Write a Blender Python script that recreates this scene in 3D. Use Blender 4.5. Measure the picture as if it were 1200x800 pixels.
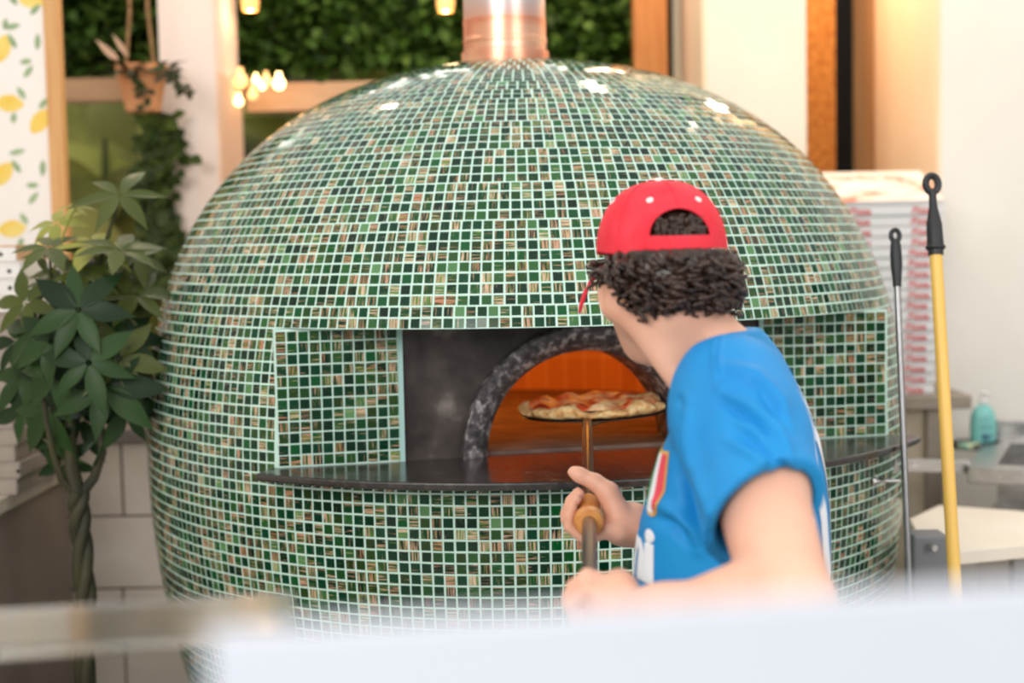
import bpy, bmesh, math, random
import numpy as np
from mathutils import Vector, Matrix
from mathutils.bvhtree import BVHTree

for o in list(bpy.data.objects):
    bpy.data.objects.remove(o)
S = bpy.context.scene
C = S.collection
PI = math.pi

# ------------------------------------------------------------------ camera, world, lights, exposure
CAM_POS = Vector((0.0, 0.0, 1.52))
PITCH, ROLL, LENS = 4.08, -1.15, 50.0
FPX = LENS / 36.0 * 1200.0
cam_d = bpy.data.cameras.new('camera')
cam_d.lens = LENS
cam_d.sensor_width = 36.0
cam_d.dof.use_dof = True
cam_d.dof.focus_distance = 2.3
cam_d.dof.aperture_fstop = 2.2
cam = bpy.data.objects.new('camera', cam_d)
C.objects.link(cam)
CAM_M = Matrix.Translation(CAM_POS) @ Matrix.Rotation(math.radians(90 - PITCH), 4, 'X') @ Matrix.Rotation(math.radians(ROLL), 4, 'Z')
cam.matrix_world = CAM_M
S.camera = cam
CAM_R = CAM_M.to_3x3()
CAM_I = CAM_R.transposed()


def at(px, py, y):
    """world point seen at photo pixel (px, py) that lies at world depth y"""
    d = CAM_R @ Vector(((px - 600) / FPX, (400 - py) / FPX, -1.0))
    return CAM_POS + d * ((y - CAM_POS.y) / d.y)


def to_px(p):
    q = CAM_I @ (Vector(p) - CAM_POS)
    return 600 + FPX * q.x / -q.z, 400 - FPX * q.y / -q.z


world = bpy.data.worlds.new('world')
S.world = world
world.use_nodes = True
wn = world.node_tree.nodes
wl = world.node_tree.links
w_tc = wn.new('ShaderNodeTexCoord')
w_sp = wn.new('ShaderNodeSeparateXYZ')
wl.new(w_tc.outputs['Generated'], w_sp.inputs[0])
w_rp = wn.new('ShaderNodeValToRGB')          # soft overcast light from above, dimmer towards the horizon
w_rp.color_ramp.elements[0].position, w_rp.color_ramp.elements[0].color = 0.02, (0.40, 0.385, 0.37, 1)
w_rp.color_ramp.elements[1].position, w_rp.color_ramp.elements[1].color = 0.55, (1.0, 0.985, 0.96, 1)
wl.new(w_sp.outputs[2], w_rp.inputs[0])
wl.new(w_rp.outputs[0], wn['Background'].inputs[0])
wn['Background'].inputs[1].default_value = 1.15


def area(name, loc, target, sx, sy, power, col):
    d = bpy.data.lights.new(name, 'AREA')
    d.shape = 'RECTANGLE'
    d.size, d.size_y, d.energy, d.color = sx, sy, power, col
    o = bpy.data.objects.new(name, d)
    o.location = loc
    o.rotation_euler = (Vector(target) - Vector(loc)).to_track_quat('-Z', 'Y').to_euler()
    C.objects.link(o)
    return o


def lamp(name, loc, power, col, rad=0.05):
    d = bpy.data.lights.new(name, 'POINT')
    d.energy, d.color, d.shadow_soft_size = power, col, rad
    o = bpy.data.objects.new(name, d)
    o.location = loc
    C.objects.link(o)
    return o


area('window_fill', (-1.9, -2.4, 3.1), (-0.2, 3.0, 1.0), 2.4, 1.8, 125, (1.0, 0.98, 0.95))  # unseen soft fill added behind the camera, standing in for windows there
area('front_right_fill', (3.4, -1.8, 2.8), (0.3, 3.0, 1.1), 2.0, 1.6, 58, (1.0, 0.97, 0.93))  # second unseen fill, added behind the camera on the right
for lx_, ly_, lz_, lp_ in ((0.42, 4.05, 3.0, 18), (1.15, 3.75, 3.0, 15), (-0.75, 3.95, 3.0, 10)):      # unseen warm spots added over the oven for dome sparkle and brighter pillars
    lamp('overhead_fill', (lx_, ly_, lz_), lp_, (1.0, 0.78, 0.54), 0.05)
lamp('passage_fill', (1.14, 4.80, 2.75), 9, (1.0, 0.80, 0.58), 0.08)  # unseen fill added to brighten the cream doorway side
lamp('passage_fill', (0.48, 4.85, 2.75), 5, (1.0, 0.76, 0.52), 0.08)  # unseen fill added to brighten the pillar side and orange post
area('garden_fill', (-0.9, 6.6, 3.6), (-0.9, 6.0, 1.6), 3.0, 1.0, 45, (1.0, 0.97, 0.85))  # unseen fill added to brighten the plants beyond the left opening
S.view_settings.view_transform = 'Standard'
S.view_settings.look = 'None'
S.view_settings.exposure = 0.0
S.view_settings.gamma = 1.0
S.view_settings.use_curve_mapping = False

# ------------------------------------------------------------------ helpers


def lin(r, g, b):
    f = lambda c: (c / 255 / 12.92) if c / 255 <= 0.04045 else ((c / 255 + 0.055) / 1.055) ** 2.4
    return (f(r), f(g), f(b), 1)


def mat(name, col, rough=0.6, metal=0.0, spec=0.5, emis=None, estr=0.0):
    m = bpy.data.materials.new(name)
    m.use_nodes = True
    b = m.node_tree.nodes['Principled BSDF']
    b.inputs['Base Color'].default_value = col
    b.inputs['Roughness'].default_value = rough
    b.inputs['Metallic'].default_value = metal
    b.inputs['Specular IOR Level'].default_value = spec
    if emis:
        b.inputs['Emission Color'].default_value = emis
        b.inputs['Emission Strength'].default_value = estr
    return m


def nmat(name, stops, scale=8, rough=0.6, metal=0.0, bump=0.0, stretch=(1, 1, 1), detail=4, coord='Object', rough2=None, spec=0.5, bscale=None):
    """noise-driven colour ramp material"""
    m = mat(name, stops[0][1], rough, metal, spec)
    nt = m.node_tree
    N, L = nt.nodes, nt.links
    b = N['Principled BSDF']
    tc = N.new('ShaderNodeTexCoord')
    mp = N.new('ShaderNodeMapping')
    mp.inputs['Scale'].default_value = stretch
    L.new(tc.outputs[coord], mp.inputs[0])
    nz = N.new('ShaderNodeTexNoise')
    nz.inputs['Scale'].default_value = scale
    nz.inputs['Detail'].default_value = detail
    L.new(mp.outputs[0], nz.inputs['Vector'])
    rp = N.new('ShaderNodeValToRGB')
    el = rp.color_ramp.elements
    while len(el) < len(stops):
        el.new(0.5)
    for e, (p, c) in zip(el, stops):
        e.position, e.color = p, c
    L.new(nz.outputs[0], rp.inputs[0])
    L.new(rp.outputs[0], b.inputs['Base Color'])
    if rough2 is not None:
        mr = N.new('ShaderNodeMapRange')
        mr.inputs['To Min'].default_value, mr.inputs['To Max'].default_value = rough, rough2
        L.new(nz.outputs[0], mr.inputs[0])
        L.new(mr.outputs[0], b.inputs['Roughness'])
    if bump:
        bp = N.new('ShaderNodeBump')
        bp.inputs['Strength'].default_value = bump
        bp.inputs['Distance'].default_value = 0.01
        src = nz
        if bscale:
            src = N.new('ShaderNodeTexNoise')
            src.inputs['Scale'].default_value = bscale
            L.new(mp.outputs[0], src.inputs['Vector'])
        L.new(src.outputs[0], bp.inputs['Height'])
        L.new(bp.outputs[0], b.inputs['Normal'])
    return m


def mesh_obj(name, verts, faces, mats, parent=None, smooth=False, mi=None):
    me = bpy.data.meshes.new(name)
    me.from_pydata([tuple(v) for v in verts], [], faces)
    if not isinstance(mats, (list, tuple)):
        mats = [mats]
    for m in mats:
        me.materials.append(m)
    if mi is not None:
        me.polygons.foreach_set('material_index', mi)
    if smooth:
        me.polygons.foreach_set('use_smooth', [True] * len(me.polygons))
    me.update()
    o = bpy.data.objects.new(name, me)
    C.objects.link(o)
    if parent:
        o.parent = parent
    return o


class MB:
    """collects shapes, builds them as ONE mesh object"""

    def __init__(s):
        s.v, s.f, s.m, s.cur = [], [], [], 0

    def add(s, vs, fs):
        n = len(s.v)
        s.v += [Vector(v) for v in vs]
        s.f += [tuple(i + n for i in f) for f in fs]
        s.m += [s.cur] * len(fs)
        return s

    def box(s, a, b, M=None):
        (x0, y0, z0), (x1, y1, z1) = a, b
        vs = [Vector(p) for p in ((x0, y0, z0), (x1, y0, z0), (x1, y1, z0), (x0, y1, z0), (x0, y0, z1), (x1, y0, z1), (x1, y1, z1), (x0, y1, z1))]
        if M is not None:
            vs = [M @ v for v in vs]
        return s.add(vs, [(3, 2, 1, 0), (4, 5, 6, 7), (0, 1, 5, 4), (1, 2, 6, 5), (2, 3, 7, 6), (3, 0, 4, 7)])

    def prism(s, pts, h):
        """closed polygon pts (3D, planar), extruded by vector h"""
        n = len(pts)
        pts = [Vector(p) for p in pts]
        h = Vector(h)
        return s.add(pts + [p + h for p in pts], [tuple(range(n - 1, -1, -1)), tuple(range(n, 2 * n))] + [(i, (i + 1) % n, (i + 1) % n + n, i + n) for i in range(n)])

    def tube(s, pts, rads, n=10, caps=True):
        pts = [Vector(p) for p in pts]
        if not isinstance(rads, (list, tuple)):
            rads = [rads] * len(pts)
        rings, fs, up = [], [], None
        for i, p in enumerate(pts):
            t = (pts[min(i + 1, len(pts) - 1)] - pts[max(i - 1, 0)])
            t = t.normalized() if t.length > 1e-9 else Vector((0, 0, 1))
            if up is None:
                up = t.orthogonal().normalized()
            up = (up - t * up.dot(t))
            up = up.normalized() if up.length > 1e-6 else t.orthogonal().normalized()
            w = t.cross(up)
            rings += [p + (up * math.cos(2 * PI * k / n) + w * math.sin(2 * PI * k / n)) * rads[i] for k in range(n)]
        for i in range(len(pts) - 1):
            for k in range(n):
                a, b = i * n + k, i * n + (k + 1) % n
                fs.append((a, b, b + n, a + n))
        if caps:
            fs.append(tuple(range(n - 1, -1, -1)))
            fs.append(tuple((len(pts) - 1) * n + k for k in range(n)))
        return s.add(rings, fs)

    def lathe(s, prof, c, n=32, axis=None):
        """prof = [(r, z)], around c, z up (or a 3x3 axis matrix)"""
        c = Vector(c)
        vs, fs = [], []
        for r, z in prof:
            for k in range(n):
                v = Vector((r * math.cos(2 * PI * k / n), r * math.sin(2 * PI * k / n), z))
                vs.append(c + (axis @ v if axis is not None else v))
        for i in range(len(prof) - 1):
            for k in range(n):
                a, b = i * n + k, i * n + (k + 1) % n
                fs.append((a, b, b + n, a + n))
        if prof[0][0] > 1e-6:
            fs.append(tuple(range(n - 1, -1, -1)))
        if prof[-1][0] > 1e-6:
            fs.append(tuple((len(prof) - 1) * n + k for k in range(n)))
        return s.add(vs, fs)

    def build(s, name, mats, parent=None, smooth=False, bevel=0.0, seg=2):
        o = mesh_obj(name, s.v, s.f, mats, parent, smooth, s.m)
        if bevel:
            md = o.modifiers.new('bevel', 'BEVEL')
            md.width, md.segments, md.limit_method = bevel, seg, 'ANGLE'
        if smooth:
            try:
                o.data.set_sharp_from_angle(angle=math.radians(40))
            except Exception:
                pass
        return o


def tag(o, label=None, cat=None, group=None, kind=None):
    if label: o['label'] = label
    if cat: o['category'] = cat
    if group: o['group'] = group
    if kind: o['kind'] = kind
    return o


def thing(name, label, cat, loc=(0, 0, 0), group=None):
    o = bpy.data.objects.new(name, None)
    o.empty_display_size = 0.1
    C.objects.link(o)
    o.location = loc
    return tag(o, label, cat, group)


def adopt(root, o):
    """parent a mesh built in world coordinates to a root, moving its vertices into the root's frame"""
    o.data.transform(Matrix.Translation(-Vector(root.location)))
    o.parent = root
    return o


def copy_tree(o, parent=None):
    c = o.copy()
    C.objects.link(c)
    if parent: c.parent = parent
    for ch in o.children:
        copy_tree(ch, c)
    return c


def text_mesh(body, size, shear=0.0, offset=0.0, space=1.0):
    """vertices/faces of flat text, centred on the origin in the XY plane"""
    cu = bpy.data.curves.new('t', 'FONT')
    cu.body, cu.size, cu.shear, cu.offset = body, size, shear, offset
    cu.space_character = space
    cu.align_x, cu.align_y = 'CENTER', 'CENTER'
    cu.resolution_u = 4
    o = bpy.data.objects.new('t', cu)
    C.objects.link(o)
    dg = bpy.context.evaluated_depsgraph_get()
    me = bpy.data.meshes.new_from_object(o.evaluated_get(dg))
    bpy.data.objects.remove(o)
    bm = bmesh.new()
    bm.from_mesh(me)
    bpy.data.meshes.remove(me)
    return bm


# signed-distance volume with smooth unions, meshed by surface nets
class Vol:
    def __init__(s, lo, hi, h):
        s.lo, s.h = np.array(lo, float), h
        s.n = np.ceil((np.array(hi) - s.lo) / h).astype(int) + 1
        s.d = np.full(s.n, 0.08, np.float32)

    def _sl(s, a, b):
        i0 = np.clip(np.floor((a - s.lo) / s.h).astype(int), 0, s.n)
        i1 = np.clip(np.ceil((b - s.lo) / s.h).astype(int) + 1, 0, s.n)
        sl = tuple(slice(x, y) for x, y in zip(i0, i1))
        g = [((np.arange(x, y) * s.h) + l).astype(np.float32) for x, y, l in zip(i0, i1, s.lo)]
        return sl, g[0][:, None, None], g[1][None, :, None], g[2][None, None, :]

    def _mix(s, sl, d, k, op):
        cur = s.d[sl]
        if op == 'u':
            hh = np.maximum(k - np.abs(cur - d), 0) / max(k, 1e-6)
            s.d[sl] = np.minimum(cur, d) - hh * hh * k * 0.25
        else:
            d = -d
            hh = np.maximum(k - np.abs(cur - d), 0) / max(k, 1e-6)
            s.d[sl] = np.maximum(cur, d) + hh * hh * k * 0.25

    def cone(s, a, b, ra, rb, k=0.01, op='u'):
        a, b = np.array(a, float), np.array(b, float)
        m = max(ra, rb) + 0.07
        sl, X, Y, Z = s._sl(np.minimum(a, b) - m, np.maximum(a, b) + m)
        ba = b - a
        L = max(float(ba @ ba), 1e-9)
        t = np.clip(((X - a[0]) * ba[0] + (Y - a[1]) * ba[1] + (Z - a[2]) * ba[2]) / L, 0, 1)
        d = np.sqrt((X - a[0] - t * ba[0]) ** 2 + (Y - a[1] - t * ba[1]) ** 2 + (Z - a[2] - t * ba[2]) ** 2) - (ra + (rb - ra) * t)
        s._mix(sl, d.astype(np.float32), k, op)

    def chain(s, pts, rads, k=0.006, op='u'):
        for i in range(len(pts) - 1):
            s.cone(pts[i], pts[i + 1], rads[i], rads[i + 1], k, op)

    def ell(s, c, r, axes=None, k=0.01, op='u'):
        c, r = np.array(c, float), np.array(r, float)
        A = np.eye(3) if axes is None else np.array([list(x) for x in axes], float)
        m = r.max() + 0.07
        sl, X, Y, Z = s._sl(c - m, c + m)
        q = [((X - c[0]) * A[i][0] + (Y - c[1]) * A[i][1] + (Z - c[2]) * A[i][2]) for i in range(3)]
        k0 = np.sqrt(sum((q[i] / r[i]) ** 2 for i in range(3)))
        k1 = np.sqrt(sum((q[i] / r[i] ** 2) ** 2 for i in range(3)))
        d = k0 * (k0 - 1) / np.maximum(k1, 1e-6)
        s._mix(sl, d.astype(np.float32), k, op)

    def plane(s, p, n):
        """cut away the side n points to"""
        sl, X, Y, Z = s._sl(s.lo, s.lo + s.h * s.n)
        d = (X - p[0]) * n[0] + (Y - p[1]) * n[1] + (Z - p[2]) * n[2]
        s.d = np.maximum(s.d, d.astype(np.float32))

    def func(s, f, k=0.01, op='u'):
        sl, X, Y, Z = s._sl(s.lo, s.lo + s.h * s.n)
        s._mix(sl, f(X, Y, Z).astype(np.float32), k, op)

    def mesh(s, smooth=2):
        d = s.d
        ins = d < 0
        a = np.zeros(np.array(d.shape) - 1, np.int8)
        cor = [(i, j, k) for i in (0, 1) for j in (0, 1) for k in (0, 1)]
        for i, j, k in cor:
            a += ins[i:d.shape[0] - 1 + i, j:d.shape[1] - 1 + j, k:d.shape[2] - 1 + k]
        I, J, K = np.nonzero((a > 0) & (a < 8))
        idx = np.full(a.shape, -1, np.int32)
        idx[I, J, K] = np.arange(len(I))
        val = {c: d[I + c[0], J + c[1], K + c[2]] for c in cor}
        acc = np.zeros((len(I), 3))
        cnt = np.zeros(len(I))
        for c in cor:
            for ax in range(3):
                if c[ax] == 0:
                    e = list(c); e[ax] = 1; e = tuple(e)
                    v0, v1 = val[c], val[e]
                    m = (v0 < 0) != (v1 < 0)
                    t = np.where(m, v0 / np.where(m, v0 - v1, 1), 0)
                    p = np.tile(np.array(c, float), (len(I), 1))
                    p[:, ax] += t
                    acc[m] += p[m]
                    cnt[m] += 1
        V = (np.stack([I, J, K], 1) + acc / cnt[:, None]) * s.h + s.lo
        quads = []
        for ax in range(3):
            b, c = (ax + 1) % 3, (ax + 2) % 3
            s0 = [slice(None)] * 3; s1 = [slice(None)] * 3
            s0[ax] = slice(0, -1); s1[ax] = slice(1, None)
            m = ins[tuple(s0)] != ins[tuple(s1)]
            fl = ins[tuple(s0)]
            m2 = m.copy()
            for q in (b, c):
                sl = [slice(None)] * 3; sl[q] = slice(0, 1); m2[tuple(sl)] = False
                sl[q] = slice(-1, None); m2[tuple(sl)] = False
            P = np.stack(np.nonzero(m2), 1)
            if not len(P): continue
            f = fl[P[:, 0], P[:, 1], P[:, 2]]
            def g(db, dc):
                Q = P.copy(); Q[:, b] -= db; Q[:, c] -= dc
                return idx[Q[:, 0], Q[:, 1], Q[:, 2]]
            q = np.stack([g(1, 1), g(0, 1), g(0, 0), g(1, 0)], 1)
            q[~f] = q[~f][:, ::-1]
            quads.append(q)
        Q = np.concatenate(quads)
        Q = Q[(Q >= 0).all(1)]
        for _ in range(smooth):
            V = lap(V, Q)
        return V, Q


def lap(V, Q, w=0.5):
    acc = np.zeros_like(V)
    cnt = np.zeros(len(V))
    for i in range(4):
        for j in (1, 3):
            k = Q[:, (i + j) % 4]
            for ax in range(3):
                acc[:, ax] += np.bincount(Q[:, i], V[k, ax], len(V))
            cnt += np.bincount(Q[:, i], minlength=len(V))
    return V * (1 - w) + w * acc / np.maximum(cnt, 1)[:, None]


def vnormals(V, Q):
    n = np.cross(V[Q[:, 2]] - V[Q[:, 0]], V[Q[:, 3]] - V[Q[:, 1]])
    out = np.zeros_like(V)
    for i in range(4):
        for ax in range(3):
            out[:, ax] += np.bincount(Q[:, i], n[:, ax], len(V))
    return out / np.maximum(np.linalg.norm(out, axis=1), 1e-12)[:, None]


def np_obj(name, V, Q, mats, parent=None, smooth=True):
    me = bpy.data.meshes.new(name)
    nv, nf = len(V), len(Q)
    k = Q.shape[1]
    me.vertices.add(nv)
    me.vertices.foreach_set('co', np.asarray(V, np.float32).ravel())
    me.loops.add(nf * k)
    me.loops.foreach_set('vertex_index', np.asarray(Q, np.int32).ravel())
    me.polygons.add(nf)
    me.polygons.foreach_set('loop_start', np.arange(0, nf * k, k, dtype=np.int32))
    me.polygons.foreach_set('use_smooth', np.full(nf, smooth))
    me.update(calc_edges=True)
    for m in (mats if isinstance(mats, (list, tuple)) else [mats]):
        me.materials.append(m)
    o = bpy.data.objects.new(name, me)
    C.objects.link(o)
    if parent: adopt(parent, o)
    return o

# ------------------------------------------------------------------ materials
rng = random.Random(7)
M_FLOOR = nmat('floor_tile', [(0.3, lin(150, 145, 138)), (0.7, lin(180, 175, 168))], 6, 0.4)
M_WHITE = nmat('white_plaster', [(0.3, lin(236, 231, 222)), (0.7, lin(245, 241, 233))], 3, 0.8, bump=0.05)
M_WARM_LIT = nmat('warm_lit_plaster', [(0.3, lin(250, 222, 188)), (0.7, lin(253, 230, 200))], 3, 0.8)  # cream tint carries the warm light on the doorway and pillar sides
M_PALE = nmat('pale_plaster', [(0.3, lin(238, 226, 208)), (0.7, lin(246, 236, 222))], 2.5, 0.8)
M_PINK = nmat('pinkish_plaster', [(0.3, lin(250, 226, 213)), (0.7, lin(252, 235, 226))], 4, 0.8)
M_PEACH = nmat('peach_plaster', [(0.3, lin(240, 200, 172)), (0.7, lin(247, 214, 190))], 4, 0.8)
M_TAN = nmat('tan_wood', [(0.3, lin(196, 142, 88)), (0.7, lin(216, 166, 112))], 5, 0.6, stretch=(6, 6, 0.6))
M_ORANGE = nmat('orange_wood', [(0.3, lin(190, 118, 58)), (0.7, lin(212, 144, 80))], 8, 0.6, stretch=(5, 5, 0.7), bump=0.1)
M_CORK = nmat('cork_board', [(0.35, lin(172, 104, 38)), (0.65, lin(206, 142, 66))], 40, 0.8, bump=0.1)
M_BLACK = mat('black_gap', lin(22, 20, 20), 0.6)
M_BEAM = nmat('beam_wood', [(0.3, lin(186, 146, 112)), (0.7, lin(214, 176, 140))], 6, 0.7, stretch=(0.6, 5, 5))
M_STEEL = nmat('brushed_steel', [(0.3, lin(168, 166, 164)), (0.7, lin(196, 194, 192))], 8, 0.28, 1.0, stretch=(1, 8, 8), rough2=0.38)
M_CHROME = mat('chrome', lin(215, 215, 215), 0.15, 1.0)
M_BLKPL = mat('black_plastic', lin(38, 38, 41), 0.45)

# ------------------------------------------------------------------ setting
fl = MB().box((-5, -1.0, -0.1), (5, 8.0, 0.0)).build('floor', M_FLOOR)
tag(fl, kind='structure', label='grey tiled floor behind the counter')


def struct(name, mb, m, label, **kw):
    o = mb.build(name, m, **kw)
    return tag(o, label, kind='structure')


XW = at(1103, 300, 4.4).x
struct('wall_right', MB().box((XW, 4.4, 0), (3.6, 5.15, 3.4)), M_WHITE, 'white plaster wall at the right edge behind the soap bottle')
struct('trim_1', MB().box((XW + 0.003, 4.402, 0.9), (XW - 0.012, 5.15, 3.4)), M_WARM_LIT, 'side of the doorway beside the pizza boxes, warm light put into its cream colour')
struct('trim_2', MB().box((XW - 0.005, 5.15, 0), (XW + 0.3, 5.5, 3.4)), M_TAN, 'tan timber door frame behind the pizza boxes')
xl, xr = at(828, 100, 4.6).x, at(945, 100, 4.6).x
struct('wall_pillar_right', MB().box((xl, 4.6, 0), (xr, 5.4, 3.4)), M_PALE, 'broad pale pillar behind the right shoulder of the oven')
struct('trim_3', MB().box((xl - 0.012, 4.603, 0), (xl + 0.003, 5.4, 3.4)), M_WARM_LIT, 'left side of the broad pillar, warm light put into its cream colour')
xa, xb = at(940, 100, 5.2).x, at(979, 100, 5.2).x
struct('trim_4', MB().box((xa, 5.2, 0), (xb, 5.3, 3.4)), M_CORK, 'narrow cork brown board between the pillar and a dark gap')
struct('wall_back', MB().box((-5, 8.0, 0), (5, 8.1, 4.5)), nmat('garden_backdrop', [(0.38, lin(44, 46, 22)), (0.62, lin(122, 124, 56))], 2.2, 0.9), 'mottled olive garden backdrop beyond the openings')
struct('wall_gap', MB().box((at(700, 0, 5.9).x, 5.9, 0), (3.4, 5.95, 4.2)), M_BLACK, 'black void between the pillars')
xa, xb = at(743, 40, 5.0).x, at(782, 40, 5.0).x
struct('trim_5', MB().box((xa, 5.0, 0), (xb, 5.12, 3.4)), M_ORANGE, 'orange timber post right of the chimney pipe')
struct('wall_left', MB().box((-2.15, 1.2, 0), (-2.05, 4.3, 3.2)), M_WHITE, 'white plaster wall behind the side counter')
# left column and beams
xl, xr = at(186.5, 60, 4.4).x, at(251, 60, 4.4).x
pc = MB().box((xl, 4.4, 0), (xr, 4.78, 3.4))
struct('wall_pillar_left', pc, M_PINK, 'pinkish white pillar behind the hanging pot')
struct('trim_6', MB().box((xr - 0.003, 4.403, 0), (xr + 0.01, 4.78, at(265, 92, 4.6).z)), M_PEACH, 'peach coloured side strip of the pinkish pillar')
zb0, zb1 = at(130, 117, 4.8).z, at(130, 91, 4.8).z
struct('trim_7', MB().box((at(60, 100, 4.8).x, 4.8, zb0), (xr + 0.03, 4.9, zb1)), M_BEAM, 'timber beam below the hedge behind the hanging pot')
zb2, zb3 = at(330, 130, 4.8).z, at(330, 97, 4.8).z
struct('trim_8', MB().box((xr + 0.02, 4.8, zb2), (at(560, 100, 4.8).x, 4.9, zb3)), M_BEAM, 'timber beam below the hedge behind the dome')
# low stone wall, left
YW = 3.85


def block_wall(name, x0, x1, y, z1, label, cap=True):
    mb = MB()
    r = random.Random(3)
    zs = [0.0, 0.2, at(100, 690, y).z - 0.002, at(100, 606, y).z, z1 - 0.02]
    mb.box((x0, y + 0.012, 0), (x1, y + 0.2, z1 - 0.01))
    mb.cur = 1
    for i in range(len(zs) - 1):
        x = x0 - (0.12 if i % 2 else 0.24)
        while x < x1:
            w = r.uniform(0.26, 0.34)
            a, b = max(x, x0) + 0.003, min(x + w, x1) - 0.003
            if b > a + 0.02:
                mb.box((a, y + r.uniform(0, 0.003), zs[i] + 0.003), (b, y + 0.03, zs[i + 1] - 0.003))
            x += w
    mb.cur = 2
    if cap: mb.box((x0, y - 0.015, z1 - 0.02), (x1, y + 0.22, z1 + 0.02))
    o = mb.build(name, [mat('mortar', lin(120, 108, 96), 0.9),
                        nmat('whitewashed_block', [(0.3, lin(228, 212, 196)), (0.7, lin(242, 230, 216))], 7, 0.8, bump=0.25, bscale=25),
                        nmat('grey_cap_stone', [(0.3, lin(118, 108, 98)), (0.7, lin(150, 140, 130))], 10, 0.7)], bevel=0.003)
    return tag(o, label, kind='structure')


block_wall('wall_low_left', -1.9, 0.3, YW, at(110, 511, YW).z, 'low whitewashed block wall behind the potted tree')
YL = 4.12
zc = at(1090, 463, YL).z - 0.02
xr2 = at(1106, 520, YL).x
mb = MB().box((0.7, YL + 0.02, 0), (xr2 - 0.05, YL + 0.26, zc - 0.02))
struct('wall_low_right', mb, nmat('rough_concrete', [(0.3, lin(188, 172, 150)), (0.7, lin(212, 198, 176))], 9, 0.85, bump=0.3), 'stub of rough beige wall under the stack of pizza boxes')
mb = MB().box((0.7, YL - 0.02, zc - 0.02), (XW + 0.0, YL + 0.275, zc + 0.02)).box((xr2 - 0.05, YL - 0.0, 0), (xr2, YL + 0.27, zc - 0.02))
struct('trim_9', mb, nmat('grey_ledge', [(0.3, lin(140, 128, 114)), (0.7, lin(166, 154, 140))], 12, 0.7, bump=0.3), 'grey ledge carrying the stack of pizza boxes', bevel=0.004)

# ------------------------------------------------------------------ pizza oven
CX, CY, R0 = 0.028, 3.4, 0.882
Z0, HT = 1.06, 0.875
Z_LIP, Z_SH = 1.362, 1.10
AZA, AZB = -32.5, 58.0            # opening, degrees from the camera-facing direction


def prof(z):
    if z >= Z0:
        return R0 * max(1 - ((z - Z0) / HT) ** 2.3, 0) ** (1 / 2.3)
    return R0 * math.sqrt(max(1 - ((Z0 - z) / 1.32) ** 2, 0))


def opt(az, r, z):
    a = math.radians(az)
    return Vector((CX + r * math.sin(a), CY - r * math.cos(a), z))


A = opt(AZA, R0, 0); B = opt(AZB, R0, 0)
U = (B - A).normalized()
NRM = Vector((U.y, -U.x, 0))       # outward
CL = (B - A).length


def face_pt(s, z, d=0.0):
    p = A + U * s + NRM * d
    return Vector((p.x, p.y, z))


oven = thing('pizza_oven', 'large domed pizza oven covered in small green mosaic tiles with steel mouth and chimney', 'oven', (CX, CY, 0))

M_GROUT = nmat('mint_grout', [(0.3, lin(196, 230, 216)), (0.7, lin(212, 240, 228))], 30, 0.7)


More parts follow.
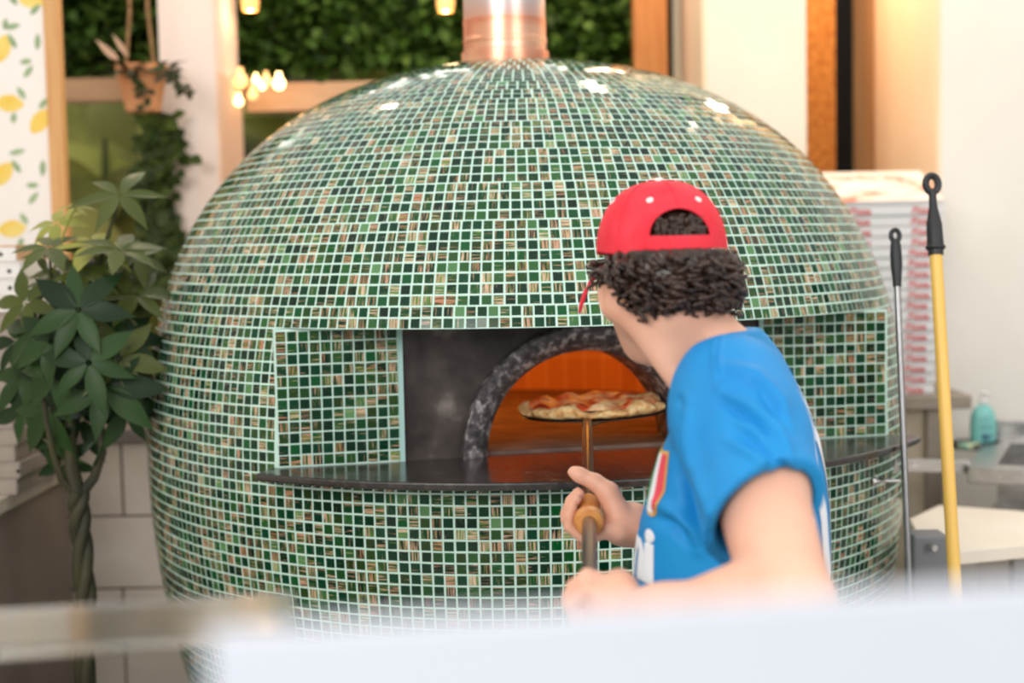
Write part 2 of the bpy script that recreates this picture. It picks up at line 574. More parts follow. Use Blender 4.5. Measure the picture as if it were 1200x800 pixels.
def tile_material():
    m = bpy.data.materials.new('glass_mosaic')
    m.use_nodes = True
    nt = m.node_tree
    N, L = nt.nodes, nt.links
    b = N['Principled BSDF']
    b.inputs['Roughness'].default_value = 0.09
    b.inputs['Specular IOR Level'].default_value = 0.34
    at_ = N.new('ShaderNodeAttribute'); at_.attribute_name = 'tile'
    sep = N.new('ShaderNodeSeparateColor')
    L.new(at_.outputs['Color'], sep.inputs[0])
    uv = N.new('ShaderNodeUVMap')
    base = N.new('ShaderNodeValToRGB')
    el = base.color_ramp.elements
    cols = [(0.0, lin(0, 40, 24)), (0.25, lin(0, 64, 38)), (0.45, lin(6, 36, 22)), (0.62, lin(8, 84, 40)), (0.8, lin(40, 58, 22)), (0.95, lin(44, 96, 48)), (1.0, lin(100, 146, 96))]
    while len(el) < len(cols): el.new(0.5)
    for e, (p, c) in zip(el, cols): e.position, e.color = p, c
    L.new(sep.outputs[0], base.inputs[0])

    def streak(sx, sy, seed):
        mp = N.new('ShaderNodeMapping')
        mp.inputs['Scale'].default_value = (sx, sy, 1)
        mp.inputs['Location'].default_value = (seed, seed * 1.7, 0)
        L.new(uv.outputs[0], mp.inputs[0])
        nz = N.new('ShaderNodeTexNoise')
        nz.inputs['Scale'].default_value = 1.0
        nz.inputs['Detail'].default_value = 3.0
        nz.inputs['Distortion'].default_value = 0.15
        L.new(mp.outputs[0], nz.inputs['Vector'])
        return nz.outputs[0]

    def mix(fac, a, c):
        x = N.new('ShaderNodeMix'); x.data_type = 'RGBA'
        L.new(fac, x.inputs[0])
        for s, v in ((6, a), (7, c)):
            if isinstance(v, tuple): x.inputs[s].default_value = v
            else: L.new(v, x.inputs[s])
        return x.outputs[2]

    def fmath(op, a, c):
        x = N.new('ShaderNodeMath'); x.operation = op
        for s, v in ((0, a), (1, c)):
            if isinstance(v, (int, float)): x.inputs[s].default_value = v
            else: L.new(v, x.inputs[s])
        return x.outputs[0]

    def mask(sig, thr, soft):
        x = N.new('ShaderNodeMapRange')
        L.new(sig, x.inputs['Value'])
        L.new(thr, x.inputs['From Min'])
        L.new(fmath('ADD', thr, soft), x.inputs['From Max'])
        x.clamp = True
        return x.outputs[0]

    h, v = streak(0.3, 7.0, 0.3), streak(7.0, 0.3, 5.1)
    ori = fmath('GREATER_THAN', sep.outputs[1], 0.5)
    sm = N.new('ShaderNodeMix'); sm.data_type = 'FLOAT'
    L.new(ori, sm.inputs[0]); L.new(h, sm.inputs[2]); L.new(v, sm.inputs[3])
    sig = sm.outputs[0]
    h2, v2 = streak(0.35, 9.0, 11.3), streak(9.0, 0.35, 17.9)
    sm2 = N.new('ShaderNodeMix'); sm2.data_type = 'FLOAT'
    L.new(ori, sm2.inputs[0]); L.new(h2, sm2.inputs[2]); L.new(v2, sm2.inputs[3])
    # blue channel: how heavily the tile is streaked
    t1 = fmath('SUBTRACT', 0.70, fmath('MULTIPLY', sep.outputs[2], 0.24))
    t2 = fmath('SUBTRACT', 0.72, fmath('MULTIPLY', sep.outputs[2], 0.22))
    c = mix(mask(sm2.outputs[0], t2, 0.10), base.outputs[0], lin(118, 156, 66))
    hot = N.new('ShaderNodeValToRGB')
    e2 = hot.color_ramp.elements
    e2[0].position, e2[0].color = 0.0, lin(190, 132, 100)
    e2[1].position, e2[1].color = 1.0, lin(222, 194, 164)
    L.new(sep.outputs[0], hot.inputs[0])
    c = mix(mask(sig, t1, 0.07), c, hot.outputs[0])
    L.new(c, b.inputs['Base Color'])
    return m


M_TILE = tile_material()


class Tiles:
    def __init__(s):
        s.v, s.f, s.col, s.uv = [], [], [], []
        s.r = random.Random(11)

    def add(s, p00, p10, p11, p01, n, gap=0.0030, h=0.0007):
        r = s.r
        c = (p00 + p10 + p11 + p01) * 0.25
        k = len(s.v)
        w = max((p10 - p00).length, 1e-5); hh = max((p01 - p00).length, 1e-5)
        fu, fv = max(1 - gap / w, 0.2), max(1 - gap / hh, 0.2)
        eu, ev = (p10 - p00 + p11 - p01) * 0.25, (p01 - p00 + p11 - p10) * 0.25
        tu, tv = r.gauss(0, 0.00016), r.gauss(0, 0.00016)
        jit = eu.normalized() * r.gauss(0, 0.00025) + ev.normalized() * r.gauss(0, 0.00025)
        for g, (a, b_) in enumerate(((-1, -1), (1, -1), (1, 1), (-1, 1))):
            q = [p00, p10, p11, p01][g]
            d = q - c
            p = c + d.project(eu) * fu + d.project(ev) * fv + jit if False else c + eu * (a * fu) + ev * (b_ * fv) + jit
            s.v += [p - n * 0.001, p + n * (h + a * tu + b_ * tv) - eu * (a * 0.05) - ev * (b_ * 0.05)]
        s.f.append((k + 1, k + 3, k + 5, k + 7))
        for i in range(4):
            j = (i + 1) % 4
            s.f.append((k + 2 * i, k + 2 * j, k + 2 * j + 1, k + 2 * i + 1))
        x = r.random()
        streaky = r.random() ** 1.25
        cc = (x, r.random(), streaky, 1)
        ou, ov = r.uniform(0, 60), r.uniform(0, 60)
        s.col += [cc] * 20
        top = [(ou, ov), (ou + 1, ov), (ou + 1, ov + 1), (ou, ov + 1)]
        s.uv += top
        for i in range(4):
            j = (i + 1) % 4
            s.uv += [top[i], top[j], top[j], top[i]]

    def build(s, name, parent):
        o = mesh_obj(name, s.v, s.f, M_TILE)
        me = o.data
        ca = me.color_attributes.new('tile', 'FLOAT_COLOR', 'CORNER')
        ca.data.foreach_set('color', np.array(s.col, np.float32).ravel())
        uvl = me.uv_layers.new(name='UVMap')
        uvl.data.foreach_set('uv', np.array(s.uv, np.float32).ravel())
        adopt(parent, o)
        return o


T = Tiles()
PT = 0.021
# rows upward from the lip, downward from just under the shelf
def walk(z, dirn, zend):
    out = [z]
    while (z < zend - 1e-4 if dirn > 0 else z > zend + 1e-4):
        acc, zz, rr = 0.0, z, prof(z)
        while acc < PT:
            z2 = zz + dirn * 0.0004
            if z2 >= Z0 + HT - 1e-4: return out
            r2 = prof(z2)
            acc += math.hypot(z2 - zz, r2 - rr)
            zz, rr = z2, r2
        z = zz
        out.append(z)
    return out


up = walk(Z_LIP, 1, 5)
up = [z for z in up if prof(z) > 0.115]
band = list(np.linspace(Z_SH - 0.012, Z_LIP, 14))
down = walk(Z_SH - 0.012, -1, 0.3)
NSEC, SEC0 = 16, -2.0
sec_w = 360.0 / NSEC


def tile_rows(zs, in_open, pair=True):
    for i in range(len(zs) - 1):
        za, zb = sorted((zs[i], zs[i + 1]))
        ra, rb = prof(za), prof(zb)
        zi = zs[(i // 2) * 2]
        zj = zs[min((i // 2) * 2 + 2, len(zs) - 1)]
        rref = max(prof(zi), prof(zj))
        n = max(int(math.radians(sec_w) * rref / PT + 0.35), 1)
        slope = Vector((rb - ra, zb - za)).normalized()
        for s in range(NSEC):
            a0 = SEC0 + (s - 0.5) * sec_w
            off = 0.0
            for t in range(n):
                t0, t1 = a0 + sec_w * t / n, a0 + sec_w * (t + 1) / n
                am = (t0 + t1) / 2
                am_ = (am + 180) % 360 - 180
                if in_open and AZA - 0.3 < am_ < AZB + 0.3: continue
                nrm = opt(am, slope[1], 0) - Vector((CX, CY, 0))
                nrm = Vector((nrm.x, nrm.y, -slope[0])).normalized()
                T.add(opt(t0, ra, za), opt(t1, ra, za), opt(t1, rb, zb), opt(t0, rb, zb), nrm)


tile_rows(up, False)
tile_rows(band, True)
tile_rows(down, False)
# flat tiled panels either side of the mouth
S_L0, S_L1 = 0.002, 0.233
S_R0, S_R1 = 0.978, CL - 0.004
zsp = np.linspace(Z_SH + 0.002, Z_LIP - 0.004, 13)
for s0, s1, nc in ((S_L0, S_L1, 11), (S_R0, S_R1, 12)):
    for r_ in range(12):
        for c_ in range(nc):
            a, b = s0 + (s1 - s0) * c_ / nc, s0 + (s1 - s0) * (c_ + 1) / nc
            T.add(face_pt(a, zsp[r_], 0.001), face_pt(b, zsp[r_], 0.001), face_pt(b, zsp[r_ + 1], 0.001), face_pt(a, zsp[r_ + 1], 0.001), NRM)
mos = T.build('mosaic_tiles', oven)
tag(mos, 'green glass mosaic tiles with copper and lime streaks')

# grout-coloured dome body with the opening left out
mb = MB()
NA = 180
zs = [0.0, 0.15] + sorted(set([round(z, 5) for z in down + band + up])) + [Z0 + HT - 0.002]
azs = [AZA + (AZB - AZA) * i / 44 for i in range(45)] + [AZB + (360 + AZA - AZB) * i / 134 for i in range(1, 134)]
na = len(azs)
vs = [opt(a, max(prof(z), 0.02), z) for z in zs for a in azs]
fs = []
for i in range(len(zs) - 1):
    for k in range(na):
        zm = (zs[i] + zs[i + 1]) / 2
        if k < 44 and Z_SH - 0.012 < zm < Z_LIP: continue
        a, b = i * na + k, i * na + (k + 1) % na
        fs.append((a, b, b + na, a + na))
fs.append(tuple((len(zs) - 1) * na + k for k in range(na)))
mb.add(vs, fs)
# underside of the hood and the floor of the recess: circle segments between chord and dome
for zz, flip in ((Z_LIP, False), (Z_SH - 0.012, True)):
    poly = [opt(azs[k], prof(zz), zz) for k in range(45)]
    base = [face_pt(CL * k / 44, zz) for k in range(45)]
    v = poly + base
    f = [(k, k + 1, 45 + k + 1, 45 + k) for k in range(44)]
    mb.add(v, f)
dome = adopt(oven, mb.build('dome_body', M_GROUT, smooth=True))
tag(dome, 'mint coloured grout body')
# grouted backing of the recess panels
for s0, s1 in ((0.0, S_L1), (S_R0, CL)):
    adopt(oven, MB().prism([face_pt(s0, Z_SH - 0.01), face_pt(s1, Z_SH - 0.01), face_pt(s1, Z_LIP), face_pt(s0, Z_LIP)], NRM * -0.03).build('recess_panel', M_GROUT))
M_PTRIM = mat('pale_trim', lin(176, 214, 208), 0.5)
for s0 in (S_L1, S_R0 - 0.009):
    adopt(oven, MB().prism([face_pt(s0, Z_SH), face_pt(s0 + 0.009, Z_SH), face_pt(s0 + 0.009, Z_LIP - 0.001), face_pt(s0, Z_LIP - 0.001)], NRM * 0.004).build('edge_trim', M_PTRIM))

# steel face plate with the mouth cut out
SM, RI, RO = 0.605, 0.200, 0.252
ZD = Z_SH
M_SOOT = nmat('sooty_steel', [(0.40, lin(56, 49, 47)), (0.56, lin(84, 76, 72)), (0.68, lin(146, 136, 130))], 9, 0.34, 0.35, detail=7, rough2=0.6, bump=0.08)
NTH = 40
ths = [PI - PI * k / NTH for k in range(NTH + 1)]


def arch(r, d, zbase=None):
    zb = Z_SH if zbase is None else zbase
    out = []
    for t in ths:
        out.append(face_pt(SM + r * math.cos(t), zb + r * math.sin(t) * 1.0, d))
    return out


PL, PR = S_L1 + 0.009, S_R0 - 0.009
hzt = Z_LIP - 0.002 - Z_SH
outer = []
for t in ths:      # project onto the plate's rectangle
    c, s_ = math.cos(t), math.sin(t)
    k = min((SM - PL) / -c if c < -1e-6 else 1e9, (PR - SM) / c if c > 1e-6 else 1e9, hzt / s_ if s_ > 1e-6 else 1e9)
    outer.append((SM + k * c, Z_SH + k * s_))
for cx_, cz_ in ((PL, Z_SH + hzt), (PR, Z_SH + hzt)):   # snap the nearest samples to the corners
    i = min(range(len(outer)), key=lambda q: (outer[q][0] - cx_) ** 2 + (outer[q][1] - cz_) ** 2)
    outer[i] = (cx_, cz_)
mb = MB()
v = [face_pt(s, z, -0.004) for s, z in outer] + arch(RO - 0.01, -0.004)
mb.add(v, [(k, k + 1, NTH + 1 + k + 1, NTH + 1 + k) for k in range(NTH)])
pl = adopt(oven, mb.build('steel_face_plate', M_SOOT))
tag(pl, 'sooty black steel plate around the mouth')
M_ARCH = nmat('speckled_iron', [(0.36, lin(72, 68, 70)), (0.52, lin(104, 99, 102)), (0.64, lin(186, 180, 180))], 60, 0.42, 0.5, detail=6, bump=0.25)
rings = [(RO, -0.006), (RO, 0.016), (RO - 0.004, 0.020), (RO - 0.016, 0.020), (RI + 0.004, 0.002), (RI, -0.004), (RI, -0.16), (RI + 0.03, -0.16)]
mb = MB()
v = []
for r, d in rings: v += arch(r, d)
n1 = NTH + 1
mb.add(v, [(i * n1 + k, i * n1 + k + 1, (i + 1) * n1 + k + 1, (i + 1) * n1 + k) for i in range(len(rings) - 1) for k in range(NTH)])
arc = adopt(oven, mb.build('mouth_arch', M_ARCH, smooth=True))
tag(arc, 'speckled grey iron arch of the oven mouth')

# cooking chamber: brick drum with a vault, seen through the mouth
cc = face_pt(SM, 0, -0.16 - 0.47)
RC = 0.53
mb = MB()
n = 120
rows = [(RC, Z_SH + 0.0), (RC, Z_SH + 0.12)] + [(RC * math.cos(math.radians(a)), Z_SH + 0.12 + 0.30 * math.sin(math.radians(a))) for a in range(8, 91, 8)] + [(0.001, Z_SH + 0.42)]
ang0 = math.atan2(NRM.y, NRM.x)
v, f = [], []
for r, z in rows:
    v += [(cc.x + r * math.cos(ang0 + 2 * PI * k / n), cc.y + r * math.sin(ang0 + 2 * PI * k / n), z) for k in range(n)]
for i in range(len(rows) - 1):
    for k in range(n):
        if (k < 8 or k >= n - 8) and i < 3: continue    # gap for the mouth
        a, b = i * n + k, i * n + (k + 1) % n
        f.append((a, a + n, b + n, b))
mb.add(v, f)
# brick pattern by angle
m = nmat('chamber_brick', [(0.3, lin(206, 138, 78)), (0.7, lin(230, 168, 104))], 5, 0.75)
nt = m.node_tree; N, L = nt.nodes, nt.links
uvn = N.new('ShaderNodeUVMap')
br = N.new('ShaderNodeTexBrick')
br.offset = 0.0
br.inputs['Color1'].default_value = lin(204, 134, 74); br.inputs['Color2'].default_value = lin(222, 156, 92)
br.inputs['Mortar'].default_value = lin(250, 206, 150)
br.inputs['Scale'].default_value = 1.0
br.inputs['Mortar Size'].default_value = 0.012; br.inputs['Mortar Smooth'].default_value = 0.6
br.inputs['Brick Width'].default_value = 0.5; br.inputs['Row Height'].default_value = 0.9
L.new(uvn.outputs[0], br.inputs['Vector'])
L.new(br.outputs['Color'], N['Principled BSDF'].inputs['Base Color'])
ch = mb.build('cooking_chamber', m, smooth=True)
uvl = ch.data.uv_layers.new(name='UVMap')
for poly in ch.data.polygons:
    for li, vi in zip(poly.loop_indices, poly.vertices):
        k = vi % n
        if k == 0 and any(q % n == n - 1 for q in poly.vertices): k = n
        uvl.data[li].uv = (k * 2 * PI * RC / n / 0.108, (ch.data.vertices[vi].co.z - Z_SH + 0.02) / 0.13)
adopt(oven, ch)
mb = MB()
poly = [(cc.x + (RC - 0.003) * math.cos(2 * PI * k / 64), cc.y + (RC - 0.003) * math.sin(2 * PI * k / 64), Z_SH - 0.02) for k in range(64)]
mb.prism(poly, (0, 0, 0.025))
a0, a1 = face_pt(SM - RI + 0.004, Z_SH - 0.02, -0.03), face_pt(SM + RI - 0.004, Z_SH - 0.02, -0.03)
mb.prism([a0, a1, a1 - NRM * 0.26, a0 - NRM * 0.26], (0, 0, 0.0255))
dk = adopt(oven, mb.build('baking_deck', nmat('ashy_stone', [(0.35, lin(98, 78, 70)), (0.6, lin(140, 112, 98)), (0.75, lin(190, 168, 150))], 9, 0.7, detail=8, stretch=(1, 2.5, 1))))
fire = lamp('oven_fire', cc + Vector((-0.30, -0.02, Z_SH + 0.16)), 3.0, (1.0, 0.44, 0.07), 0.08)
fire2 = lamp('oven_fire_glow', cc + Vector((0.18, 0.12, Z_SH + 0.30)), 0.9, (1.0, 0.43, 0.06), 0.08)

# shelf in front of the mouth
shc = Vector((CX, CY, 0)) + NRM * 0.045
SR = R0 + 0.035
lt, rt = at(332, 556, 2.66), at(1058, 518, 2.93)
ta = math.atan2(lt.x - shc.x, -(lt.y - shc.y)); tb = math.atan2(rt.x - shc.x, -(rt.y - shc.y))
arcp = [Vector((shc.x + SR * math.sin(ta + (tb - ta) * k / 60), shc.y - SR * math.cos(ta + (tb - ta) * k / 60), Z_SH - 0.014)) for k in range(61)]
poly = arcp + [face_pt(CL + 0.01, Z_SH - 0.014, -0.02), face_pt(-0.005, Z_SH - 0.014, -0.02)]
mb = MB().prism(poly, (0, 0, 0.0145))
M_SHELF = nmat('black_granite', [(0.5, lin(44, 40, 38)), (0.68, lin(66, 58, 52)), (0.8, lin(150, 138, 126))], 45, 0.10, 0.0, detail=8, rough2=0.30, spec=0.8)
sh = adopt(oven, mb.build('shelf', M_SHELF, bevel=0.004))
tag(sh, 'thin dark polished shelf curving in front of the mouth')

# bracket and bolt under the right end of the shelf
q = [at(1022, 567, 2.90), at(1026, 556, 2.90), at(1050, 538, 2.99), at(1053, 552, 2.99), at(1030, 566, 2.91)]
br_ = adopt(oven, MB().prism(q, (0.004, 0.006, 0)).build('bracket', M_STEEL))
bt = MB().tube([at(1024, 564, 2.86), at(1054, 563, 2.86)], 0.004, 8).tube([at(1022, 564, 2.86), at(1025.5, 564, 2.86)], 0.010, 8)
adopt(oven, bt.build('bolt', M_CHROME, smooth=True))

# chimney pipe
pc = at(592, 70, CY)
mb = MB()
cxp, rp, zt = pc.x, 0.0975, at(592, -60, CY).z
zb = Z0 + HT - 0.03
mcu = nmat('copper_heat_tint', [(0.42, lin(226, 150, 120)), (0.62, lin(240, 190, 160))], 4, 0.34, 1.0, stretch=(1, 1, 3))
mb.lathe([(rp + 0.006, zb), (rp + 0.006, zb + 0.055), (rp, zb + 0.057), (rp, zb + 0.075), (rp + 0.002, zb + 0.077), (rp + 0.002, zb + 0.085), (rp, zb + 0.087), (rp, zb + 0.13)], (cxp, CY, 0), 48)
collar = mb.build('chimney_collar', mcu, smooth=True)
mb = MB().lathe([(rp - 0.001, zb + 0.12), (rp - 0.001, zt + 0.5)], (cxp, CY, 0), 48)
mp = mat('chimney_steel', lin(215, 215, 215), 0.36, 1.0)
nt = mp.node_tree; N, L = nt.nodes, nt.links
tc = N.new('ShaderNodeTexCoord'); sx = N.new('ShaderNodeSeparateXYZ'); L.new(tc.outputs['Object'], sx.inputs[0])
nz = N.new('ShaderNodeTexNoise'); nz.inputs['Scale'].default_value = 9; L.new(tc.outputs['Object'], nz.inputs['Vector'])
ma = N.new('ShaderNodeMath'); ma.operation = 'MULTIPLY_ADD'; L.new(nz.outputs[0], ma.inputs[0]); ma.inputs[1].default_value = 0.05; L.new(sx.outputs[2], ma.inputs[2])
mr = N.new('ShaderNodeMapRange'); L.new(ma.outputs[0], mr.inputs[0])
mr.inputs['From Min'].default_value = zb + 0.14; mr.inputs['From Max'].default_value = zb + 0.21
rpn = N.new('ShaderNodeValToRGB')
e = rpn.color_ramp.elements
e[0].color = lin(232, 166, 136); e[1].color = lin(206, 208, 212)
L.new(mr.outputs[0], rpn.inputs[0]); L.new(rpn.outputs[0], N['Principled BSDF'].inputs['Base Color'])
pipe = mb.build('chimney_pipe', mp, smooth=True)
adopt(oven, pipe)
collar.data.transform(Matrix.Translation(-Vector(oven.location)))
collar.parent = pipe
tag(pipe, 'steel chimney pipe with copper heat tint')
tag(collar, 'copper coloured collar at the foot of the pipe')

# ------------------------------------------------------------------ peel and pizza
def pole_z(y): return 1.118 + (y - 1.64) * 0.0456
def pole_x(y): return at(690, 600, y).x
def pole_pt(y): return Vector((pole_x(y), y, pole_z(y)))


peel = thing('pizza_peel', 'long steel pizza peel with an orange wooden grip reaching into the oven mouth', 'peel', pole_pt(1.98))
M_PEEL = nmat('worn_peel_steel', [(0.35, lin(106, 92, 84)), (0.65, lin(150, 132, 120))], 6, 0.25, 1.0, stretch=(1, 0.3, 1), rough2=0.35)
YP0, YP1 = 1.56, 2.72
adopt(peel, MB().tube([pole_pt(YP0), pole_pt(YP1)], 0.0098, 16).build('pole', M_PEEL, smooth=True))
d = (pole_pt(2.0) - pole_pt(1.9)).normalized()
ax = Matrix((d.orthogonal().normalized(), d.cross(d.orthogonal().normalized()), d)).transposed()
g = MB().lathe([(0.0102, -0.058), (0.0185, -0.056), (0.021, -0.050), (0.0212, -0.042), (0.0175, -0.034), (0.0165, 0.0), (0.0175, 0.045), (0.016, 0.055), (0.0102, 0.057)], pole_pt(1.985), 28, ax)
adopt(peel, g.build('wooden_grip', nmat('honey_wood', [(0.3, lin(196, 120, 52)), (0.7, lin(226, 156, 82))], 14, 0.35, stretch=(3, 1, 3)), smooth=True))
# blade: thin disc with a neck
bc = Vector((at(695, 480, 2.86).x, 2.86, pole_z(2.74)))
mb = MB()
rb = 0.146
pts = []
for k in range(49):
    a = -PI / 2 + 0.16 + (2 * PI - 0.32) * k / 48
    pts.append(bc + Vector((rb * math.cos(a), rb * math.sin(a), 0)))
pts += [Vector((pole_x(2.68) - 0.012, 2.66, bc.z)), Vector((pole_x(2.68) + 0.012, 2.66, bc.z))]
tilt = Matrix.Translation(bc) @ Matrix.Rotation(math.radians(-1.6), 4, 'Y') @ Matrix.Translation(-bc)
pts = [tilt @ p for p in pts]
mb.prism(pts, (0, 0, 0.0022))
adopt(peel, mb.build('blade', mat('dark_blade', lin(70, 62, 58), 0.35, 1.0), bevel=0.0006))

pz = thing('pizza', 'freshly baked pizza with blistered crust lying on the peel inside the oven mouth', 'pizza', bc + Vector((0, 0, 0.0035)))
r = random.Random(5)
n, m_ = 72, 12
v, f = [], []
ph = [r.uniform(0, 6.28) for _ in range(8)]
def pr(a): return 0.146 + 0.003 * math.sin(3 * a + ph[0]) + 0.0025 * math.sin(7 * a + ph[1]) + 0.0015 * math.sin(13 * a + ph[2])
def crh(a): return 0.0095 + 0.003 * math.sin(5 * a + ph[3]) + 0.0025 * math.sin(11 * a + ph[4])
for i in range(m_):
    t = i / (m_ - 1) * PI
    for k in range(n):
        a = 2 * PI * k / n
        rr = pr(a) - 0.014 + 0.014 * -math.cos(t * 1.0 + PI / 2 * 0) * -1 if False else pr(a) - 0.014 - 0.014 * math.cos(PI - t) * -1
        rr = pr(a) - 0.014 + 0.014 * math.sin(t) if i else pr(a) - 0.02
        zz = crh(a) * (1 - math.cos(t))
        if t > PI / 2: rr = pr(a) - 0.014 + 0.014 * math.sin(t) - 0.006 * (1 - math.sin(t))
        v.append(Vector((rr * math.cos(a), rr * math.sin(a), zz + 0.0)))
for i in range(m_ - 1):
    for k in range(n):
        a, b = i * n + k, i * n + (k + 1) % n
        f.append((a, b, b + n, a + n))
v.append(Vector((0, 0, 0.012))); c0 = len(v) - 1
v.append(Vector((0, 0, 0.0))); c1 = len(v) - 1
for k in range(n):
    f.append(((m_ - 1) * n + k, (m_ - 1) * n + (k + 1) % n, c0))
    f.append((k, c1, (k + 1) % n))
crust = nmat('pizza_crust', [(0.30, lin(120, 66, 30)), (0.42, lin(214, 160, 96)), (0.60, lin(240, 208, 154)), (0.80, lin(250, 226, 180))], 55, 0.7, detail=5, bump=0.4)
pt_ = mesh_obj('crust', v, f, crust, pz, True)
# topping layer: bumpy disc
v, f = [Vector((0, 0, 0.025))], []
for i in range(1, 19):
    for k in range(n):
        a = 2 * PI * k / n
        q = i / 18
        h = 0.0235 + 0.003 * math.sin(9 * a + 11 * q + ph[5]) * q + 0.003 * math.sin(14 * q * math.cos(a) + ph[6]) + 0.002 * math.sin(23 * q * math.sin(a) + 5 * a)
        rr = (pr(a) - 0.016) * q
        if i == 18: h = 0.016
        v.append(Vector((rr * math.cos(a), rr * math.sin(a), h)))
f += [(0, 1 + k, 1 + (k + 1) % n) for k in range(n)]
for i in range(17):
    for k in range(n):
        a, b = 1 + i * n + k, 1 + i * n + (k + 1) % n
        f.append((a, a + n, b + n, b))
mesh_obj('topping', v, f, nmat('tomato_and_cheese', [(0.34, lin(150, 40, 20)), (0.45, lin(214, 84, 40)), (0.54, lin(222, 150, 104)), (0.7, lin(240, 206, 158))], 28, 0.4, detail=4, bump=0.3), pz, True)
pz.rotation_euler = (0, math.radians(-1.6), 0)
# ------------------------------------------------------------------ hedge, foliage beyond the openings


def leaf_mesh(mb, c, d, up, L, W, fold=0.25, droop=0.3, ns=4):
    """one pointed leaf from c along d; folded along its midrib, drooping"""
    d = d.normalized()
    side = d.cross(up)
    side = side.normalized() if side.length > 1e-5 else d.orthogonal().normalized()
    nn = side.cross(d).normalized()
    prof_ = [0.10, 0.70, 1.0, 0.72, 0.0] if ns == 4 else [math.sin(PI * min(i / ns + 0.03, 1) ** 0.85) if i < ns else 0 for i in range(ns + 1)]
    vs, fs = [], []
    for i in range(ns + 1):
        t = i / ns
        p = c + d * (L * t) - nn * (droop * L * t * t)
        w = W * prof_[i] * 0.5
        lift = nn * (w * fold)
        vs += [p - side * w + lift, p, p + side * w + lift]
    for i in range(ns):
        a = i * 3
        fs += [(a, a + 1, a + 4, a + 3), (a + 1, a + 2, a + 5, a + 4)]
    mb.add(vs, fs)


def leaf_mat(name, cols, rough=0.4, transl=0.0):
    m = mat(name, cols[0], rough, 0.0, 0.22)
    nt = m.node_tree; N, L = nt.nodes, nt.links
    g = N.new('ShaderNodeNewGeometry')
    rp = N.new('ShaderNodeValToRGB')
    rp.color_ramp.interpolation = 'LINEAR'
    el = rp.color_ramp.elements
    while len(el) < len(cols): el.new(0.5)
    for i, (e, c) in enumerate(zip(el, cols)): e.position, e.color = i / max(len(cols) - 1, 1), c
    L.new(g.outputs['Random Per Island'], rp.inputs[0])
    L.new(rp.outputs[0], N['Principled BSDF'].inputs['Base Color'])
    if transl:
        N['Principled BSDF'].inputs['Subsurface Weight'].default_value = transl
        N['Principled BSDF'].inputs['Subsurface Radius'].default_value = (0.01, 0.02, 0.005)
    return m


r = random.Random(21)
M_HEDGE = leaf_mat('hedge_leaf', [lin(34, 54, 14), lin(54, 82, 24), lin(70, 102, 32), lin(44, 66, 20), lin(98, 126, 54), lin(38, 60, 18)], 0.5)
YH = 5.15
hx0, hx1 = at(40, 40, YH).x, at(750, 40, YH).x
hz0 = at(330, 96, YH).z
mb = MB().box((hx0, YH + 0.06, hz0 + 0.05), (hx1, YH + 0.12, 3.0))
N_H = 5200
for _ in range(N_H):
    x = r.uniform(hx0, hx1); z = r.uniform(hz0 - 0.02, 2.75)
    edge = 0.03 * math.sin(x * 9) + 0.02 * math.sin(x * 23)
    if z < hz0 + edge + 0.02: continue
    c = Vector((x, YH + r.uniform(-0.05, 0.06), z))
    d = Vector((r.uniform(-1, 1), r.uniform(-1.0, -0.1), r.uniform(-0.9, 0.6)))
    leaf_mesh(mb, c, d, Vector((r.uniform(-.4, .4), -0.6, 1)), r.uniform(0.04, 0.075), r.uniform(0.03, 0.05), 0.3, 0.2, 2 if False else 4)
hd = mb.build('leaf_hedge', M_HEDGE, smooth=True)
tag(hd, 'dense dark green leaf hedge hanging above the timber beams behind the dome', 'hedge')

# broad-leaved plants outside the left opening
M_BROAD = leaf_mat('broad_leaf', [lin(110, 114, 46), lin(126, 126, 56), lin(138, 134, 66), lin(84, 92, 38), lin(146, 142, 72), lin(60, 66, 30)], 0.5)


def broad_plant(px, pz, y, n, L, W, label, seed):
    rr = random.Random(seed)
    base = at(px, pz, y)
    t = thing('broad_leaved_plant', label, 'plant', (base.x, base.y, 0.0), 'broad leaved plants outside the openings')
    st = MB()
    tops = []
    for k in range(5):
        p0 = Vector((base.x + rr.uniform(-.08, .08), base.y + rr.uniform(-.06, .06), 0))
        p1 = p0 + Vector((rr.uniform(-.25, .25), rr.uniform(-.1, .1), base.z + rr.uniform(-0.1, 0.5)))
        st.tube([p0, (p0 + p1) / 2 + Vector((.02, 0, 0)), p1], [0.02, 0.016, 0.01], 8)
        tops.append((p0, p1))
    adopt(t, st.build('stems', mat('green_stem', lin(70, 80, 30), 0.6), smooth=True))
    mb = MB()
    for k in range(n):
        p0, p1 = tops[k % 5]
        c = p0.lerp(p1, rr.uniform(0.55, 1.0))
        d = Vector((rr.uniform(-1, 1), rr.uniform(-0.7, 0.4), rr.uniform(-0.5, 0.9)))
        leaf_mesh(mb, c, d, Vector((rr.uniform(-.5, .5), -1.2, 0.6)), L * rr.uniform(0.7, 1.2), W * rr.uniform(0.7, 1.2), 0.2, 0.35, 8)
    o = adopt(t, mb.build('leaves', M_BROAD, smooth=True))
    tag(o, 'broad yellow-green leaves')
    return t


broad_plant(96, 205, 5.75, 46, 0.40, 0.19, 'broad yellow-green plant outside the opening, nearest the lemon panel', 4)
broad_plant(165, 280, 6.95, 26, 0.5, 0.22, 'broad yellow-green plant outside, just left of the pinkish pillar', 5)
broad_plant(350, 175, 5.75, 46, 0.34, 0.19, 'broad olive plant outside, between the pinkish pillar and the dome', 6)

